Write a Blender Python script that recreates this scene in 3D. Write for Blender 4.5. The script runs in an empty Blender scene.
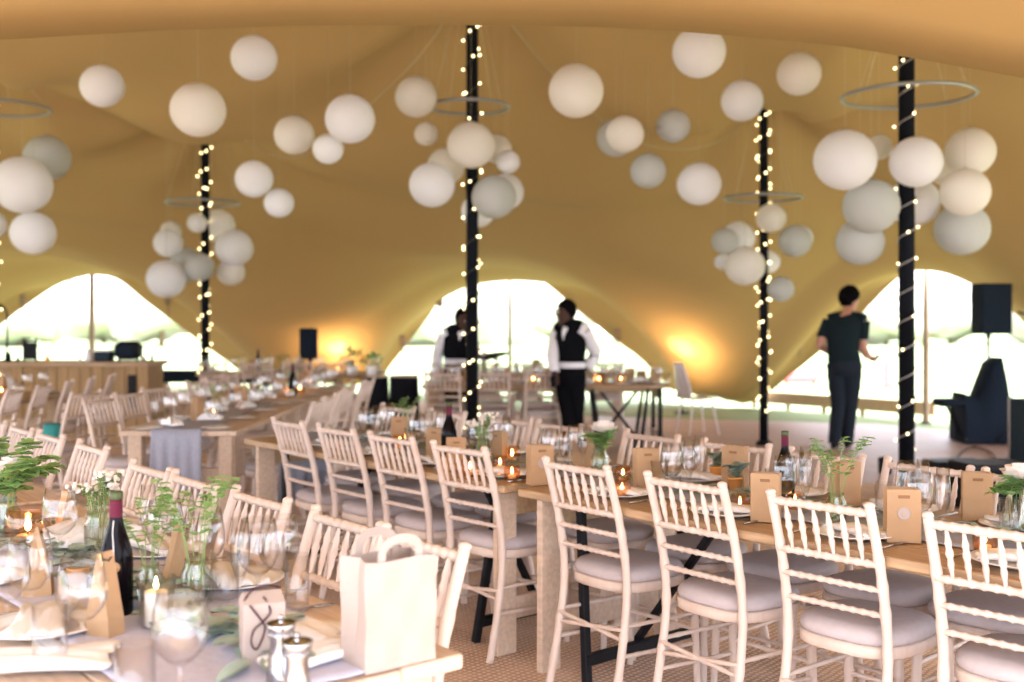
import bpy, bmesh, math, random
import numpy as np
from mathutils import Vector, Matrix, noise
from mathutils.bvhtree import BVHTree
PI = math.pi
random.seed(7)
S = bpy.context.scene
C = S.collection
# ------------------------------------------------------------------ camera, world, exposure
F = 1100.0; HY = 318.0; HC = 1.48            # focal length in pixels, horizon row, eye height
cam = bpy.data.cameras.new('camera'); co = bpy.data.objects.new('camera', cam); C.objects.link(co)
co.location = (0, 0, HC); co.rotation_euler = (PI/2, 0, 0)
cam.sensor_width = 36; cam.lens = F/1024*36; cam.shift_y = -(341-HY)/1024
cam.clip_end = 300; cam.clip_start = .05
cam.dof.use_dof = True; cam.dof.focus_distance = 3.5; cam.dof.aperture_fstop = 2.1
S.camera = co
w = bpy.data.worlds.new('world'); S.world = w; w.use_nodes = True
bg = w.node_tree.nodes['Background']; bg.inputs[0].default_value = (.90, .94, 1.06, 1); bg.inputs[1].default_value = 1.7
sun = bpy.data.lights.new('sun', 'SUN'); so = bpy.data.objects.new('sun', sun); C.objects.link(so)
sun.energy = 4.0; sun.angle = math.radians(20); sun.color = (1, .96, .9); so.rotation_euler = (math.radians(38), 0, math.radians(25))
S.view_settings.view_transform = 'Standard'; S.view_settings.look = 'None'
S.view_settings.gamma = 1; S.view_settings.use_curve_mapping = False
S.view_settings.exposure = 2.05

def at(px, py, Y):
    return Vector(((px-512)/F*Y, Y, HC-(py-HY)/F*Y))
def on(px, py, z=.76):
    Y = F*(HC-z)/(py-HY)
    return Vector(((px-512)/F*Y, Y, z))
U = Vector((.643, -.766, 0)); N = Vector((.766, .643, 0)); ROT = math.atan2(-.766, .643)
def tn(t, n, z=0): return U*t + N*n + Vector((0, 0, z))

# ------------------------------------------------------------------ materials
def mat(name, col, rough=.6, metal=0, var=0, scale=20, stretch=(1, 1, 1), bump=0, spec=.5, trans=0, ior=1.45, emit=0, ecol=None, transl=0, col2=None, alpha=None):
    m = bpy.data.materials.new(name); m.use_nodes = True
    nt = m.node_tree; p = nt.nodes['Principled BSDF']; out = nt.nodes['Material Output']
    p.inputs['Base Color'].default_value = (*col, 1); p.inputs['Roughness'].default_value = rough
    p.inputs['Metallic'].default_value = metal; p.inputs['Specular IOR Level'].default_value = spec
    p.inputs['Transmission Weight'].default_value = trans; p.inputs['IOR'].default_value = ior
    if emit:
        p.inputs['Emission Color'].default_value = (*(ecol or col), 1); p.inputs['Emission Strength'].default_value = emit
    if var or bump:
        tc = nt.nodes.new('ShaderNodeTexCoord'); mp = nt.nodes.new('ShaderNodeMapping'); nz = nt.nodes.new('ShaderNodeTexNoise')
        mp.inputs['Scale'].default_value = stretch; nz.inputs['Scale'].default_value = scale; nz.inputs['Detail'].default_value = 5
        nt.links.new(tc.outputs['Object'], mp.inputs[0]); nt.links.new(mp.outputs[0], nz.inputs[0])
        if var:
            r = nt.nodes.new('ShaderNodeValToRGB'); r.color_ramp.elements[0].position = .3; r.color_ramp.elements[1].position = .7
            c2 = col2 or tuple(c*(1-var) for c in col)
            r.color_ramp.elements[0].color = (*c2, 1); r.color_ramp.elements[1].color = (*col, 1)
            nt.links.new(nz.outputs[0], r.inputs[0]); nt.links.new(r.outputs[0], p.inputs['Base Color'])
        if bump:
            b = nt.nodes.new('ShaderNodeBump'); b.inputs['Strength'].default_value = bump; b.inputs['Distance'].default_value = .01
            nt.links.new(nz.outputs[0], b.inputs['Height']); nt.links.new(b.outputs[0], p.inputs['Normal'])
    if transl:
        t = nt.nodes.new('ShaderNodeBsdfTranslucent'); t.inputs[0].default_value = (*(col2 or col), 1)
        mx = nt.nodes.new('ShaderNodeMixShader'); mx.inputs[0].default_value = transl
        nt.links.new(p.outputs[0], mx.inputs[1]); nt.links.new(t.outputs[0], mx.inputs[2]); nt.links.new(mx.outputs[0], out.inputs[0])
    return m
M = {}
M['canvas'] = mat('tan stretch canvas', (.42, .272, .108), .9, transl=.012, spec=.1)
M['chair'] = mat('limewashed chair wood', (.67, .565, .50), .5, var=.10, scale=30, stretch=(1, 1, .15), col2=(.60, .47, .40))
M['pad'] = mat('lilac grey seat pad', (.52, .46, .47), .9, var=.08, scale=40, bump=.1, spec=.2)
M['piping'] = mat('grey pad piping', (.30, .27, .29), .9)
M['wood'] = mat('pine planks', (.50, .33, .19), .5, var=.35, scale=9, stretch=(.6, 6, 6), bump=.1)
M['palewood'] = mat('pale scrubbed wood', (.66, .50, .38), .6, var=.25, scale=9, stretch=(.6, 6, 6), bump=.1)
M['barwood'] = mat('bar boards', (.40, .24, .10), .6, var=.35, scale=5, stretch=(6, 6, .5))
M['black'] = mat('black paint', (.009, .009, .012), .6, spec=.2)
M['blackcloth'] = mat('black cloth', (.010, .011, .016), .95, spec=.1, bump=.2, scale=8)
M['navycloth'] = mat('dark blue black cloth', (.012, .018, .030), .9, spec=.1, bump=.2, scale=8)
M['pole'] = mat('black pole wrap', (.004, .005, .009), .8, spec=.15)
M['polewood'] = mat('timber pole', (.30, .20, .13), .7, var=.3, scale=6)
M['steel'] = mat('galvanised hoop', (.30, .31, .31), .45, metal=.5)
M['chrome'] = mat('chrome', (.42, .43, .46), .18, metal=1)
M['white'] = mat('white china', (.82, .80, .80), .25)
M['linen'] = mat('white linen', (.82, .80, .80), .9, bump=.2, scale=30)
M['greylinen'] = mat('grey blue linen', (.36, .38, .47), .95, var=.12, scale=60, bump=.2)
M['lavender'] = mat('lavender grey runner', (.50, .51, .64), .95, var=.1, scale=50, bump=.2)
M['kraft'] = mat('kraft paper', (.42, .265, .145), .75, var=.08, scale=20)
M['palekraft'] = mat('pale paper bag', (.40, .325, .29), .75, var=.05, scale=15, bump=.15)
M['kraftdark'] = mat('inside of kraft bag', (.25, .13, .06), .8)
M['cord'] = mat('dark cord', (.05, .02, .03), .8)
def thin_glass(name, tint, k=1.0):
    m = bpy.data.materials.new(name); m.use_nodes = True; nt = m.node_tree; nt.nodes.clear(); L = nt.links.new
    o = nt.nodes.new('ShaderNodeOutputMaterial'); mx = nt.nodes.new('ShaderNodeMixShader'); t = nt.nodes.new('ShaderNodeBsdfTransparent'); g = nt.nodes.new('ShaderNodeBsdfGlossy')
    lw = nt.nodes.new('ShaderNodeLayerWeight'); lw.inputs[0].default_value = .30; pw = nt.nodes.new('ShaderNodeMath'); pw.operation = 'POWER'; pw.inputs[1].default_value = 2.6; ml = nt.nodes.new('ShaderNodeMath'); ml.operation = 'MULTIPLY'; ml.inputs[1].default_value = .95*k; ad = nt.nodes.new('ShaderNodeMath'); ad.operation = 'ADD'; ad.inputs[1].default_value = .06; ad.use_clamp = True; ml.use_clamp = True
    p3 = nt.nodes.new('ShaderNodeMath'); p3.operation = 'POWER'; p3.inputs[1].default_value = 4; L(lw.outputs[1], p3.inputs[0])
    tm = nt.nodes.new('ShaderNodeMix'); tm.data_type = 'RGBA'; tm.inputs[6].default_value = (*tint, 1); tm.inputs[7].default_value = (tint[0]*.45, tint[1]*.44, tint[2]*.52, 1)
    L(p3.outputs[0], tm.inputs[0]); L(tm.outputs[2], t.inputs[0]); g.inputs[1].default_value = .04
    L(lw.outputs[1], pw.inputs[0]); L(pw.outputs[0], ml.inputs[0]); L(ml.outputs[0], ad.inputs[0]); L(ad.outputs[0], mx.inputs[0]); L(t.outputs[0], mx.inputs[1]); L(g.outputs[0], mx.inputs[2]); L(mx.outputs[0], o.inputs[0]); return m
M['glass'] = thin_glass('clear glass', (.985, .985, .99))
M['vase'] = thin_glass('jar glass', (.93, .98, .95), 1.2)
M['bottle'] = mat('dark wine glass', (.004, .003, .005), .12, spec=.1)
M['foil'] = mat('magenta foil', (.10, .010, .030), .45, spec=.15)
M['foilgreen'] = mat('green bottle rim', (.05, .07, .02), .4)
M['leaf'] = mat('fresh green leaf', (.38, .60, .24), .5, transl=.35, var=.3, scale=25)
M['eucalyptus'] = mat('eucalyptus leaf', (.34, .45, .40), .6, var=.25, scale=20)
M['stem'] = mat('plant stem', (.25, .33, .12), .6)
M['petal'] = mat('cream petal', (.88, .80, .74), .7, transl=.2)
M['wax'] = mat('candle wax', (.88, .82, .70), .5)
M['flame'] = mat('flame', (1, .62, .25), .5, emit=14, ecol=(1, .58, .22))
M['amber'] = thin_glass('peach tinted glass', (.98, .80, .66), 1.2)
M['orange'] = mat('orange pot', (.75, .32, .08), .6)
M['bulb'] = mat('warm bulb', (1, .85, .5), .5, emit=1.9, ecol=(1, .76, .36))
M['wire'] = mat('pale light cable', (.35, .33, .33), .6)
M['wire_dark'] = mat('dark light cable', (.03, .03, .03), .6)
M['skin'] = mat('dark brown skin', (.06, .028, .018), .6, spec=.25)
M['skin2'] = mat('tanned skin', (.50, .24, .17), .5)
M['hair'] = mat('black hair', (.004, .003, .004), .9, bump=.5, scale=60, spec=.05)
M['shirt'] = mat('white shirt', (.75, .72, .76), .8)
M['tee'] = mat('charcoal t shirt', (.010, .017, .021), .9, spec=.1, bump=.2, scale=10)
M['jeans'] = mat('dark grey jeans', (.016, .021, .030), .9, spec=.1, bump=.2, scale=12)
M['waist'] = mat('black waistcoat', (.004, .004, .006), .9, spec=.1)
M['teal'] = mat('teal cloth', (.03, .22, .21), .9)
M['plastic'] = mat('white moulded plastic', (.80, .76, .80), .3)
M['lampface'] = mat('lamp face', (1, .8, .5), .5, emit=20, ecol=(1, .72, .38))
M['rope'] = mat('rope', (.50, .42, .25), .9)
M['greybox'] = mat('blue grey plastic', (.02, .035, .05), .6, spec=.1)
M['red'] = mat('red canvas', (.75, .12, .14), .8)

def lantern_mat(name, col):
    m = mat(name, col, .8, transl=.45, spec=.1)
    return m
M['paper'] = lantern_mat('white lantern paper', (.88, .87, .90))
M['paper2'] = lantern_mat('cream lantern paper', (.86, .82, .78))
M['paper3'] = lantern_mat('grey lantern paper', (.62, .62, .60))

# floor coir: woven texture
def coir():
    m = mat('coir matting', (.40, .25, .155), .95, spec=.1)
    nt = m.node_tree; p = nt.nodes['Principled BSDF']
    tc = nt.nodes.new('ShaderNodeTexCoord'); mp = nt.nodes.new('ShaderNodeMapping'); mp.inputs['Rotation'].default_value = (0, 0, ROT)
    mp.inputs['Scale'].default_value = (1, 1, 1)
    w1 = nt.nodes.new('ShaderNodeTexWave'); w1.inputs['Scale'].default_value = 11; w1.inputs['Distortion'].default_value = 2; w1.inputs['Detail Scale'].default_value = 3
    w2 = nt.nodes.new('ShaderNodeTexWave'); w2.bands_direction = 'Y'; w2.inputs['Scale'].default_value = 11; w2.inputs['Distortion'].default_value = 2
    nz = nt.nodes.new('ShaderNodeTexNoise'); nz.inputs['Scale'].default_value = 3; nz.inputs['Detail'].default_value = 8
    mul = nt.nodes.new('ShaderNodeMath'); mul.operation = 'MULTIPLY'
    add = nt.nodes.new('ShaderNodeMath'); add.operation = 'ADD'
    r = nt.nodes.new('ShaderNodeValToRGB'); r.color_ramp.elements[0].position = .35; r.color_ramp.elements[1].position = 1.25
    r.color_ramp.elements[0].color = (.37, .255, .195, 1); r.color_ramp.elements[1].color = (.82, .64, .52, 1)
    L = nt.links.new
    L(tc.outputs['Object'], mp.inputs[0]); L(mp.outputs[0], w1.inputs[0]); L(mp.outputs[0], w2.inputs[0]); L(tc.outputs['Object'], nz.inputs[0])
    L(w1.outputs[1], mul.inputs[0]); L(w2.outputs[1], mul.inputs[1]); L(mul.outputs[0], add.inputs[0]); L(nz.outputs[0], add.inputs[1])
    L(add.outputs[0], r.inputs[0]); L(r.outputs[0], p.inputs['Base Color'])
    return m
M['coir'] = coir()
def planks(name, c1, c2, rough, w=.12):
    m = mat(name, c1, rough)
    nt = m.node_tree; p = nt.nodes['Principled BSDF']; L = nt.links.new
    tc = nt.nodes.new('ShaderNodeTexCoord'); br = nt.nodes.new('ShaderNodeTexBrick')
    br.inputs['Scale'].default_value = 1; br.inputs['Brick Width'].default_value = 1.2; br.inputs['Row Height'].default_value = w
    br.inputs['Mortar Size'].default_value = .004
    br.inputs['Color1'].default_value = (*c1, 1); br.inputs['Color2'].default_value = (*c2, 1); br.inputs['Mortar'].default_value = (*[c*.5 for c in c2], 1)
    L(tc.outputs['Object'], br.inputs[0]); L(br.outputs[0], p.inputs['Base Color'])
    return m
M['dance'] = planks('dance floor boards', (.50, .35, .31), (.44, .30, .26), .55)
M['lawn'] = mat('lawn', (.30, .36, .20), .95, var=.2, scale=3, spec=.1)
M['bounceground'] = mat('pale bounce ground', (.78, .75, .72), .8, var=.12, scale=2)
M['hedge'] = mat('hazed distant foliage', (.52, .58, .46), .9, var=.4, scale=.35, bump=.2, col2=(.62, .52, .52))  # leaf colour paled to carry the haze of distance

# ------------------------------------------------------------------ mesh builders
class MB:
    def __init__(s): s.v = []; s.f = []; s.sm = []
    def _add(s, vs, fs, smooth=True):
        o = len(s.v); s.v += [tuple(v) for v in vs]; s.f += [tuple(i+o for i in f) for f in fs]; s.sm += [smooth]*len(fs)
        return s
    def box(s, c, d, rot=None, bev=0):
        x, y, z = d[0]/2, d[1]/2, d[2]/2
        if bev:
            b = min(bev, x*.6, y*.6, z*.6)
            pts = []
            for (zz, k) in ((-z, b), (-z+b, 0), (z-b, 0), (z, b)):
                X, Y = x-k, y-k
                for (px, py) in ((-X+b, -Y), (X-b, -Y), (X, -Y+b), (X, Y-b), (X-b, Y), (-X+b, Y), (-X, Y-b), (-X, -Y+b)):
                    pts.append(Vector((px, py, zz)))
            fs = [tuple(range(7, -1, -1)), tuple(range(24, 32))]
            for l in range(3):
                for i in range(8): fs.append((l*8+i, l*8+(i+1) % 8, (l+1)*8+(i+1) % 8, (l+1)*8+i))
        else:
            pts = [Vector((i*x, j*y, k*z)) for k in (-1, 1) for j in (-1, 1) for i in (-1, 1)]
            fs = [(0, 2, 3, 1), (4, 5, 7, 6), (0, 1, 5, 4), (2, 6, 7, 3), (0, 4, 6, 2), (1, 3, 7, 5)]
        if rot is not None: pts = [rot @ p for p in pts]
        return s._add([p+Vector(c) for p in pts], fs, False)
    def bar(s, a, b, w, h, up=(0, 0, 1)):
        a = Vector(a); b = Vector(b); d = b-a; L = d.length; d.normalize()
        up = Vector(up)
        if abs(d.dot(up)) > .98: up = Vector((1, 0, 0))
        sx = d.cross(up).normalized(); uz = sx.cross(d)
        r = Matrix((d, sx, uz)).transposed()
        return s.box((a+b)/2, (L, w, h), r, bev=min(w, h)*.12)
    def tube(s, pts, rad, n=8, cap=True, closed=False):
        pts = [Vector(p) for p in pts]
        if not hasattr(rad, '__len__'): rad = [rad]*len(pts)
        vs = []; ref = None
        for i, p in enumerate(pts):
            if closed: d = pts[(i+1) % len(pts)]-pts[i-1]
            else: d = pts[min(i+1, len(pts)-1)]-pts[max(i-1, 0)]
            d.normalize()
            if ref is None: ref = Vector((0, 0, 1)) if abs(d.z) < .9 else Vector((1, 0, 0))
            a = d.cross(ref).normalized(); b = d.cross(a).normalized(); ref = -b if False else ref
            if abs(d.dot(ref)) > .95: ref = a
            for k in range(n):
                t = 2*PI*k/n; vs.append(p+(a*math.cos(t)+b*math.sin(t))*rad[i])
        fs = []; m = len(pts)
        for i in range(m if closed else m-1):
            j = (i+1) % m
            for k in range(n): fs.append((i*n+k, i*n+(k+1) % n, j*n+(k+1) % n, j*n+k))
        if cap and not closed: fs += [tuple(range(n-1, -1, -1)), tuple((m-1)*n+k for k in range(n))]
        return s._add(vs, fs)
    def lathe(s, prof, n=16, c=(0, 0, 0), closed=False, sq=(1, 1)):
        c = Vector(c); vs = []; fs = []; m = len(prof)
        for (r, z) in prof:
            for k in range(n):
                t = 2*PI*k/n; vs.append(c+Vector((r*math.cos(t)*sq[0], r*math.sin(t)*sq[1], z)))
        for i in range(m if closed else m-1):
            j = (i+1) % m
            for k in range(n): fs.append((i*n+k, i*n+(k+1) % n, j*n+(k+1) % n, j*n+k))
        if not closed:
            if prof[0][0] > 1e-5: fs.append(tuple(range(n-1, -1, -1)))
            if prof[-1][0] > 1e-5: fs.append(tuple((m-1)*n+k for k in range(n)))
        return s._add(vs, fs)
    def ball(s, c, r, n=12, m=8, sc=(1, 1, 1)):
        c = Vector(c); vs = []; fs = []
        for i in range(m+1):
            a = PI*i/m
            for k in range(n):
                t = 2*PI*k/n
                vs.append(c+Vector((math.sin(a)*math.cos(t)*sc[0], math.sin(a)*math.sin(t)*sc[1], math.cos(a)*sc[2]))*r)
        for i in range(m):
            for k in range(n): fs.append((i*n+k, (i+1)*n+k, (i+1)*n+(k+1) % n, i*n+(k+1) % n))
        return s._add(vs, fs)
    def grid(s, P, smooth=True):
        nr = len(P); nc = len(P[0]); vs = [p for r in P for p in r]
        fs = [(i*nc+j, i*nc+j+1, (i+1)*nc+j+1, (i+1)*nc+j) for i in range(nr-1) for j in range(nc-1)]
        return s._add(vs, fs, smooth)
    def mesh(s, name, m):
        me = bpy.data.meshes.new(name); me.from_pydata(s.v, [], s.f); me.update()
        me.polygons.foreach_set('use_smooth', s.sm)
        if m: me.materials.append(M[m] if isinstance(m, str) else m)
        bm = bmesh.new(); bm.from_mesh(me); bmesh.ops.remove_doubles(bm, verts=bm.verts, dist=1e-6); bmesh.ops.recalc_face_normals(bm, faces=bm.faces); bm.to_mesh(me); bm.free()
        return me
    def build(s, name, m, parent=None):
        o = bpy.data.objects.new(name, s.mesh(name, m)); C.objects.link(o)
        if parent: o.parent = parent
        return o
def tag(o, label=None, cat=None, group=None, kind=None):
    if label: o['label'] = label
    if cat: o['category'] = cat
    if group: o['group'] = group
    if kind: o['kind'] = kind
    return o
def empty(name, label, cat, loc=(0, 0, 0), rz=0, group=None):
    o = bpy.data.objects.new(name, None); C.objects.link(o); o.location = loc; o.rotation_euler = (0, 0, rz); o.empty_display_size = .1
    return tag(o, label, cat, group)
def dup(src, loc, rz=0, label=None, group=None, sc=None):
    r = src.copy(); C.objects.link(r); r.location = loc; r.rotation_euler = (0, 0, rz)
    if sc: r.scale = (sc, sc, sc) if not hasattr(sc, '__len__') else sc
    if label: r['label'] = label
    if group: r['group'] = group
    for ch in src.children:
        c = ch.copy(); C.objects.link(c); c.parent = r
        for g in ch.children:
            d = g.copy(); C.objects.link(d); d.parent = c
    return r
class Proto:
    """first use moves the original, later uses copy it"""
    def __init__(s, o): s.o = o; s.used = False
    def put(s, loc, rz=0, label=None, group=None, sc=None):
        if not s.used:
            s.used = True; o = s.o; o.location = loc; o.rotation_euler = (0, 0, rz)
            if sc: o.scale = (sc, sc, sc) if not hasattr(sc, '__len__') else sc
            if label: o['label'] = label
            if group: o['group'] = group
            return o
        return dup(s.o, loc, rz, label, group, sc or (1, 1, 1))
ORD = ['first', 'second', 'third', 'fourth', 'fifth', 'sixth', 'seventh', 'eighth', 'ninth', 'tenth', 'eleventh', 'twelfth', 'thirteenth', 'fourteenth']

# ------------------------------------------------------------------ ground and floors
def slab(name, pts, z0, z1, m, kind='structure'):
    n = len(pts); b = MB()
    vs = [(x, y, z0) for x, y in pts]+[(x, y, z1) for x, y in pts]
    fs = [tuple(range(n-1, -1, -1)), tuple(range(n, 2*n))]+[(i, (i+1) % n, n+(i+1) % n, n+i) for i in range(n)]
    b._add(vs, fs, False)
    return tag(b.build(name, m), kind=kind)
slab('lawn', [(-80, -20), (80, -20), (80, 110), (-80, 110)], -.3, -.02, 'lawn')
slab('floor_bounce', [(-14, -14), (14, -14), (14, -1.5), (-14, -1.5)], -.02, -.001, 'bounceground')  # unseen pale slab added behind the camera to bounce daylight under the canopy
slab('floor', [(-11, -1.5), (7.5, -1.5), (7.5, 8.6), (1.2, 10.4), (1.2, 16.5), (-3.6, 21.5), (-11, 23.5)], -.02, 0, 'coir')
slab('floor_dance', [(1.2, 10.4), (7.5, 8.6), (7.2, 12.6), (5.1, 15.3), (1.2, 16.5)], -.02, .004, 'dance')

# ------------------------------------------------------------------ tent canopy
A0 = Vector((-13.5, 25.3)); A1 = Vector((-3.74, 22.2)); A2 = Vector((3.43, 18.6)); A3 = Vector((6.96, 13.98))
def rayline(px, a, b):
    k = (px-512)/F; d = b-a                       # X = kY
    t = (k*a.y-a.x)/(d.x-k*d.y); return (a+d*t).y
def arc(lst, a, b, push=0):
    out = []
    for px, py in lst:
        Y = rayline(px, a, b)+push; out.append(at(px, py, Y))
    return out
archL = [(-95, 392), (-70, 372), (-35, 335), (0, 305), (30, 291), (60, 282), (90, 275), (130, 276), (160, 284), (190, 300), (220, 322), (245, 350), (275, 374), (300, 383)]
archC = [(355, 385), (372, 374), (388, 352), (405, 331), (430, 308), (450, 295), (475, 285), (510, 281), (545, 283), (575, 288), (600, 298), (628, 318), (648, 345), (668, 372), (690, 393)]
archR = [(732, 401), (755, 392), (775, 374), (800, 347), (830, 315), (855, 293), (880, 279), (905, 272), (930, 271), (955, 277), (985, 292), (1020, 318), (1050, 350)]
def catmull(P, k=5):
    out = []
    for i in range(len(P)-1):
        p0 = P[max(i-1, 0)]; p1 = P[i]; p2 = P[i+1]; p3 = P[min(i+2, len(P)-1)]
        for j in range(k):
            t = j/k; out.append(.5*((2*p1)+(-p0+p2)*t+(2*p0-5*p1+4*p2-p3)*t*t+(-p0+3*p1-3*p2+p3)*t**3))
    out.append(P[-1]); return out
edge = [Vector((-13.5, 4.4, 2.6)), Vector((-13.8, 10, 2.3)), Vector((-14, 17, 2.2)), Vector((-13.9, 23, 1.2))] + arc(archL, A0, A1) \
     + [Vector((A1.x, A1.y, .18))] + arc(archC, A1, A2) + [Vector((A2.x, A2.y, .15))] + arc(archR, A2, A3) \
     + [Vector((7.6, 12.6, .7)), Vector((8.0, 10, 1.9)), Vector((8.2, 7, 2.6)), Vector((8.0, 4.4, 2.9))]
edge = catmull(edge, 6)
def porchz(px):
    pts = [(-400, 62), (-100, 44), (0, 40), (150, 31), (300, 25.5), (470, 25), (600, 27), (700, 33), (850, 47), (1024, 78), (1250, 125), (2400, 230)]
    for (a, b), (c, d) in zip(pts, pts[1:]):
        if px <= c: return b+(d-b)*(px-a)/(c-a)
    return pts[-1][1]
PY = 4.6
front = [Vector((-13.5+21.5*i/60, 4.4, 3.75-.0075*abs(-13.5+21.5*i/60)**2.0)) for i in range(61)]
POLES = [(3.30, 9.2, 4.55), (-.38, 10.5, 4.75), (-5.9, 12.5, 4.5), (2.93, 12.8, 4.12), (-4.1, 14.7, 4.25)]
ctrl = [(p.x, p.y, p.z) for p in edge[::2]]+[(p.x, p.y, p.z) for p in front[::5]]
for X, Y, Z in POLES:
    ctrl.append((X, Y, Z))
    for k in range(6): ctrl.append((X+.45*math.cos(k*PI/3), Y+.45*math.sin(k*PI/3), Z-.30))
ctrl += [(-2.2, 13.0, 3.35), (1.2, 12.6, 3.35), (0, 16.2, 2.75), (-7.2, 17.8, 2.9), (5.6, 11.0, 3.3), (-1.8, 17.8, 2.45), (1.7, 7, 3.95), (-3.4, 8.2, 4.0), (5.2, 7.5, 3.7)]
cp = np.array(ctrl); n_ = len(cp)
def phi(r2): return .5*r2*np.log(r2+1e-9)
D2 = ((cp[:, None, :2]-cp[None, :, :2])**2).sum(-1)
A = np.zeros((n_+3, n_+3)); A[:n_, :n_] = phi(D2)+np.eye(n_)*.02; A[:n_, n_] = 1; A[:n_, n_+1:] = cp[:, :2]; A[n_, :n_] = 1; A[n_+1:, :n_] = cp[:, :2].T
W = np.linalg.solve(A, np.concatenate([cp[:, 2], [0, 0, 0]]))
def hgt(x, y):
    d = (cp[:, 0]-x)**2+(cp[:, 1]-y)**2
    return float(W[:n_] @ phi(d)+W[n_]+W[n_+1]*x+W[n_+2]*y)
ne = len(edge); rows = []
CONE = [(X, Y, max(.25, Z-hgt(X, Y))) for X, Y, Z in POLES]
def folds(x, y):
    z = 0
    for k, (X, Y, a) in enumerate(CONE):
        dx, dy = x-X, y-Y; r_ = math.hypot(dx, dy); th = math.atan2(dy, dx)
        z += a*math.exp(-r_/.38) + .12*math.cos(5*th+k)*math.exp(-((r_-1.6)/1.1)**2) + .05*math.cos(9*th+2*k)*math.exp(-((r_-.8)/.5)**2)
    z += .13*noise.noise(Vector((x*.35+y*.12, y*.9-x*.2, 0)))
    return z
NJ = 84
for i in range(ne):
    B = edge[i]; u = i/(ne-1)
    # front point: same fraction of the plan width
    fx = max(-13.4, min(7.9, B.x*.92 if i > 18 and i < ne-18 else B.x))
    Fp = Vector((fx, 4.4, 0)); col = []
    if i <= 18 or i >= ne-18:
        Fp = Vector((B.x*.9 if B.y < 23 else fx, min(4.4, B.y), 0))
    for j in range(NJ+1):
        t = j/NJ; t = t if j == NJ else t
        x = Fp.x+(B.x-Fp.x)*t; y = Fp.y+(B.y-Fp.y)*t
        z = hgt(x, y)+folds(x, y)*min(1, (1-t)*6)*min(1, t*12+.02)
        blend = max(0, (t-.93)/.07); z = z*(1-blend)+B.z*blend if blend > 0 else z
        if j < NJ: z += .012*math.sin(3*x+1.3*y)*math.sin(1.7*x-2.1*y)
        col.append(Vector((x, y, z)))
    rows.append(col)
can = MB(); can.grid(rows)
# riser joining the front canopy to the low edge, then the low near canopy running back over the viewer
pr = []
for i in range(61):
    px_ = -900+2900*i/60
    e = at(px_, porchz(px_), PY); fr = Vector((e.x*1.0, 4.42, hgt(max(-13, min(7.8, e.x)), 4.4)+.02))
    col = [fr, e+Vector((0, .02, .35)), e+Vector((0, .015, .04)), e]
    for j in range(1, 13):
        t = j/12; y = PY-5.0*t
        col.append(Vector((e.x*(1+.05*t), y, e.z+.16*math.sin(t*PI*.8)-.10*t*t+.012*math.sin(2.2*e.x+1.5*y))))
    pr.append(col)
can.grid(pr)
ceiling = can.build('ceiling', 'canvas'); tag(ceiling, kind='structure')
bvh = BVHTree.FromPolygons([Vector(v) for v in can.v], can.f)
def roof(x, y, z0=.5):
    h = bvh.ray_cast(Vector((x, y, z0)), Vector((0, 0, 1)))
    return h[0].z if h[0] else 5.0
# hem flaps between the smooth arch and the straight guyed edge
flaps = [
 (A0, A1, archL, 0, 7, [(-100, 392), (-80, 380), (-40, 355), (0, 325), (30, 303), (58, 285), (90, 275)]),
 (A0, A1, archL, 6, 14, [(90, 275), (117, 279), (148, 303), (172, 321), (195, 338), (214, 352), (240, 371), (258, 386)]),
 (A1, A2, archC, 1, 7, [(384, 376), (390, 366), (412, 338), (432, 312), (447, 292), (475, 285)]),
 (A1, A2, archC, 8, 15, [(545, 283), (559, 294), (578, 311), (600, 328), (622, 345), (640, 358), (672, 390)]),
 (A2, A3, archR, 0, 8, [(742, 404), (762, 398), (792, 374), (825, 347), (850, 325), (870, 305), (887, 288), (905, 272)]),
]
for k, (a, b, top, i0, i1, bot) in enumerate(flaps):
    T = catmull(arc(top, a, b), 6)[i0*6:(i1-1)*6+1]; Bt = catmull(arc(bot, a, b, .25), 6); mb = MB()
    mb.grid([[T[i].lerp(Bt[i], j/6)+Vector((0, .05*math.sin(j/6*PI), 0)) for j in range(7)] for i in range(len(T))])
    tag(mb.build('trim_%d' % (k+1), 'canvas'), kind='structure')

# perimeter poles
for (px, p0, p1, top, wd, lab) in ((92, A0, A1, 274, .13, 'weathered timber pole holding up the left-hand arched opening'), (510, A1, A2, 280, .075, 'slim timber pole in the middle of the central arched opening'), (926, A2, A3, 270, .09, 'timber pole holding up the right-hand arched opening')):
    Y = rayline(px, p0, p1)+.1; p = at(px, top, Y); e = empty('tent_pole', lab, 'pole', (p.x, p.y, -.02))
    h = p.z+.02
    MB().lathe([(wd*.55, 0), (wd*.55, .05), (wd*.5, .06), (wd*.5, h*.5), (wd*.42, h-.04), (wd*.2, h)], 12).build('shaft', 'polewood', e)
    MB().lathe([(wd*.9, 0), (wd*.9, .02), (wd*.6, .03), (wd*.6, 0)], 12).build('base_plate', 'black', e)
# guy rope at the left opening, eyelet tabs on the hems
g = MB().tube([at(71, 280, 24.1), at(49, 362, 26.5)], .02, 6).build('guy_rope', 'rope'); tag(g, 'thin guy rope slanting down outside the left-hand opening', 'rope')
for (px, py, a, b, lab) in ((23, 300, A0, A1, 'left limb of the left arch'), (168, 300, A0, A1, 'right limb of the left arch'), (440, 301, A1, A2, 'upper left limb of the central arch'), (403, 341, A1, A2, 'lower left limb of the central arch'), (617, 334, A1, A2, 'right limb of the central arch'), (800, 334, A2, A3, 'left limb of the right arch')):
    p = at(px, py, rayline(px, a, b)-.02); mb = MB(); mb.box((0, -.03, 0), (.13, .04, .22), bev=.02); mb.tube([(0, 0, -.08), (.0, .02, -.35)], .015, 6)
    o = mb.build('guy_patch', 'polewood'); o.location = p; tag(o, 'small dark guy line patch on the '+lab, 'patch')

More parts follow.
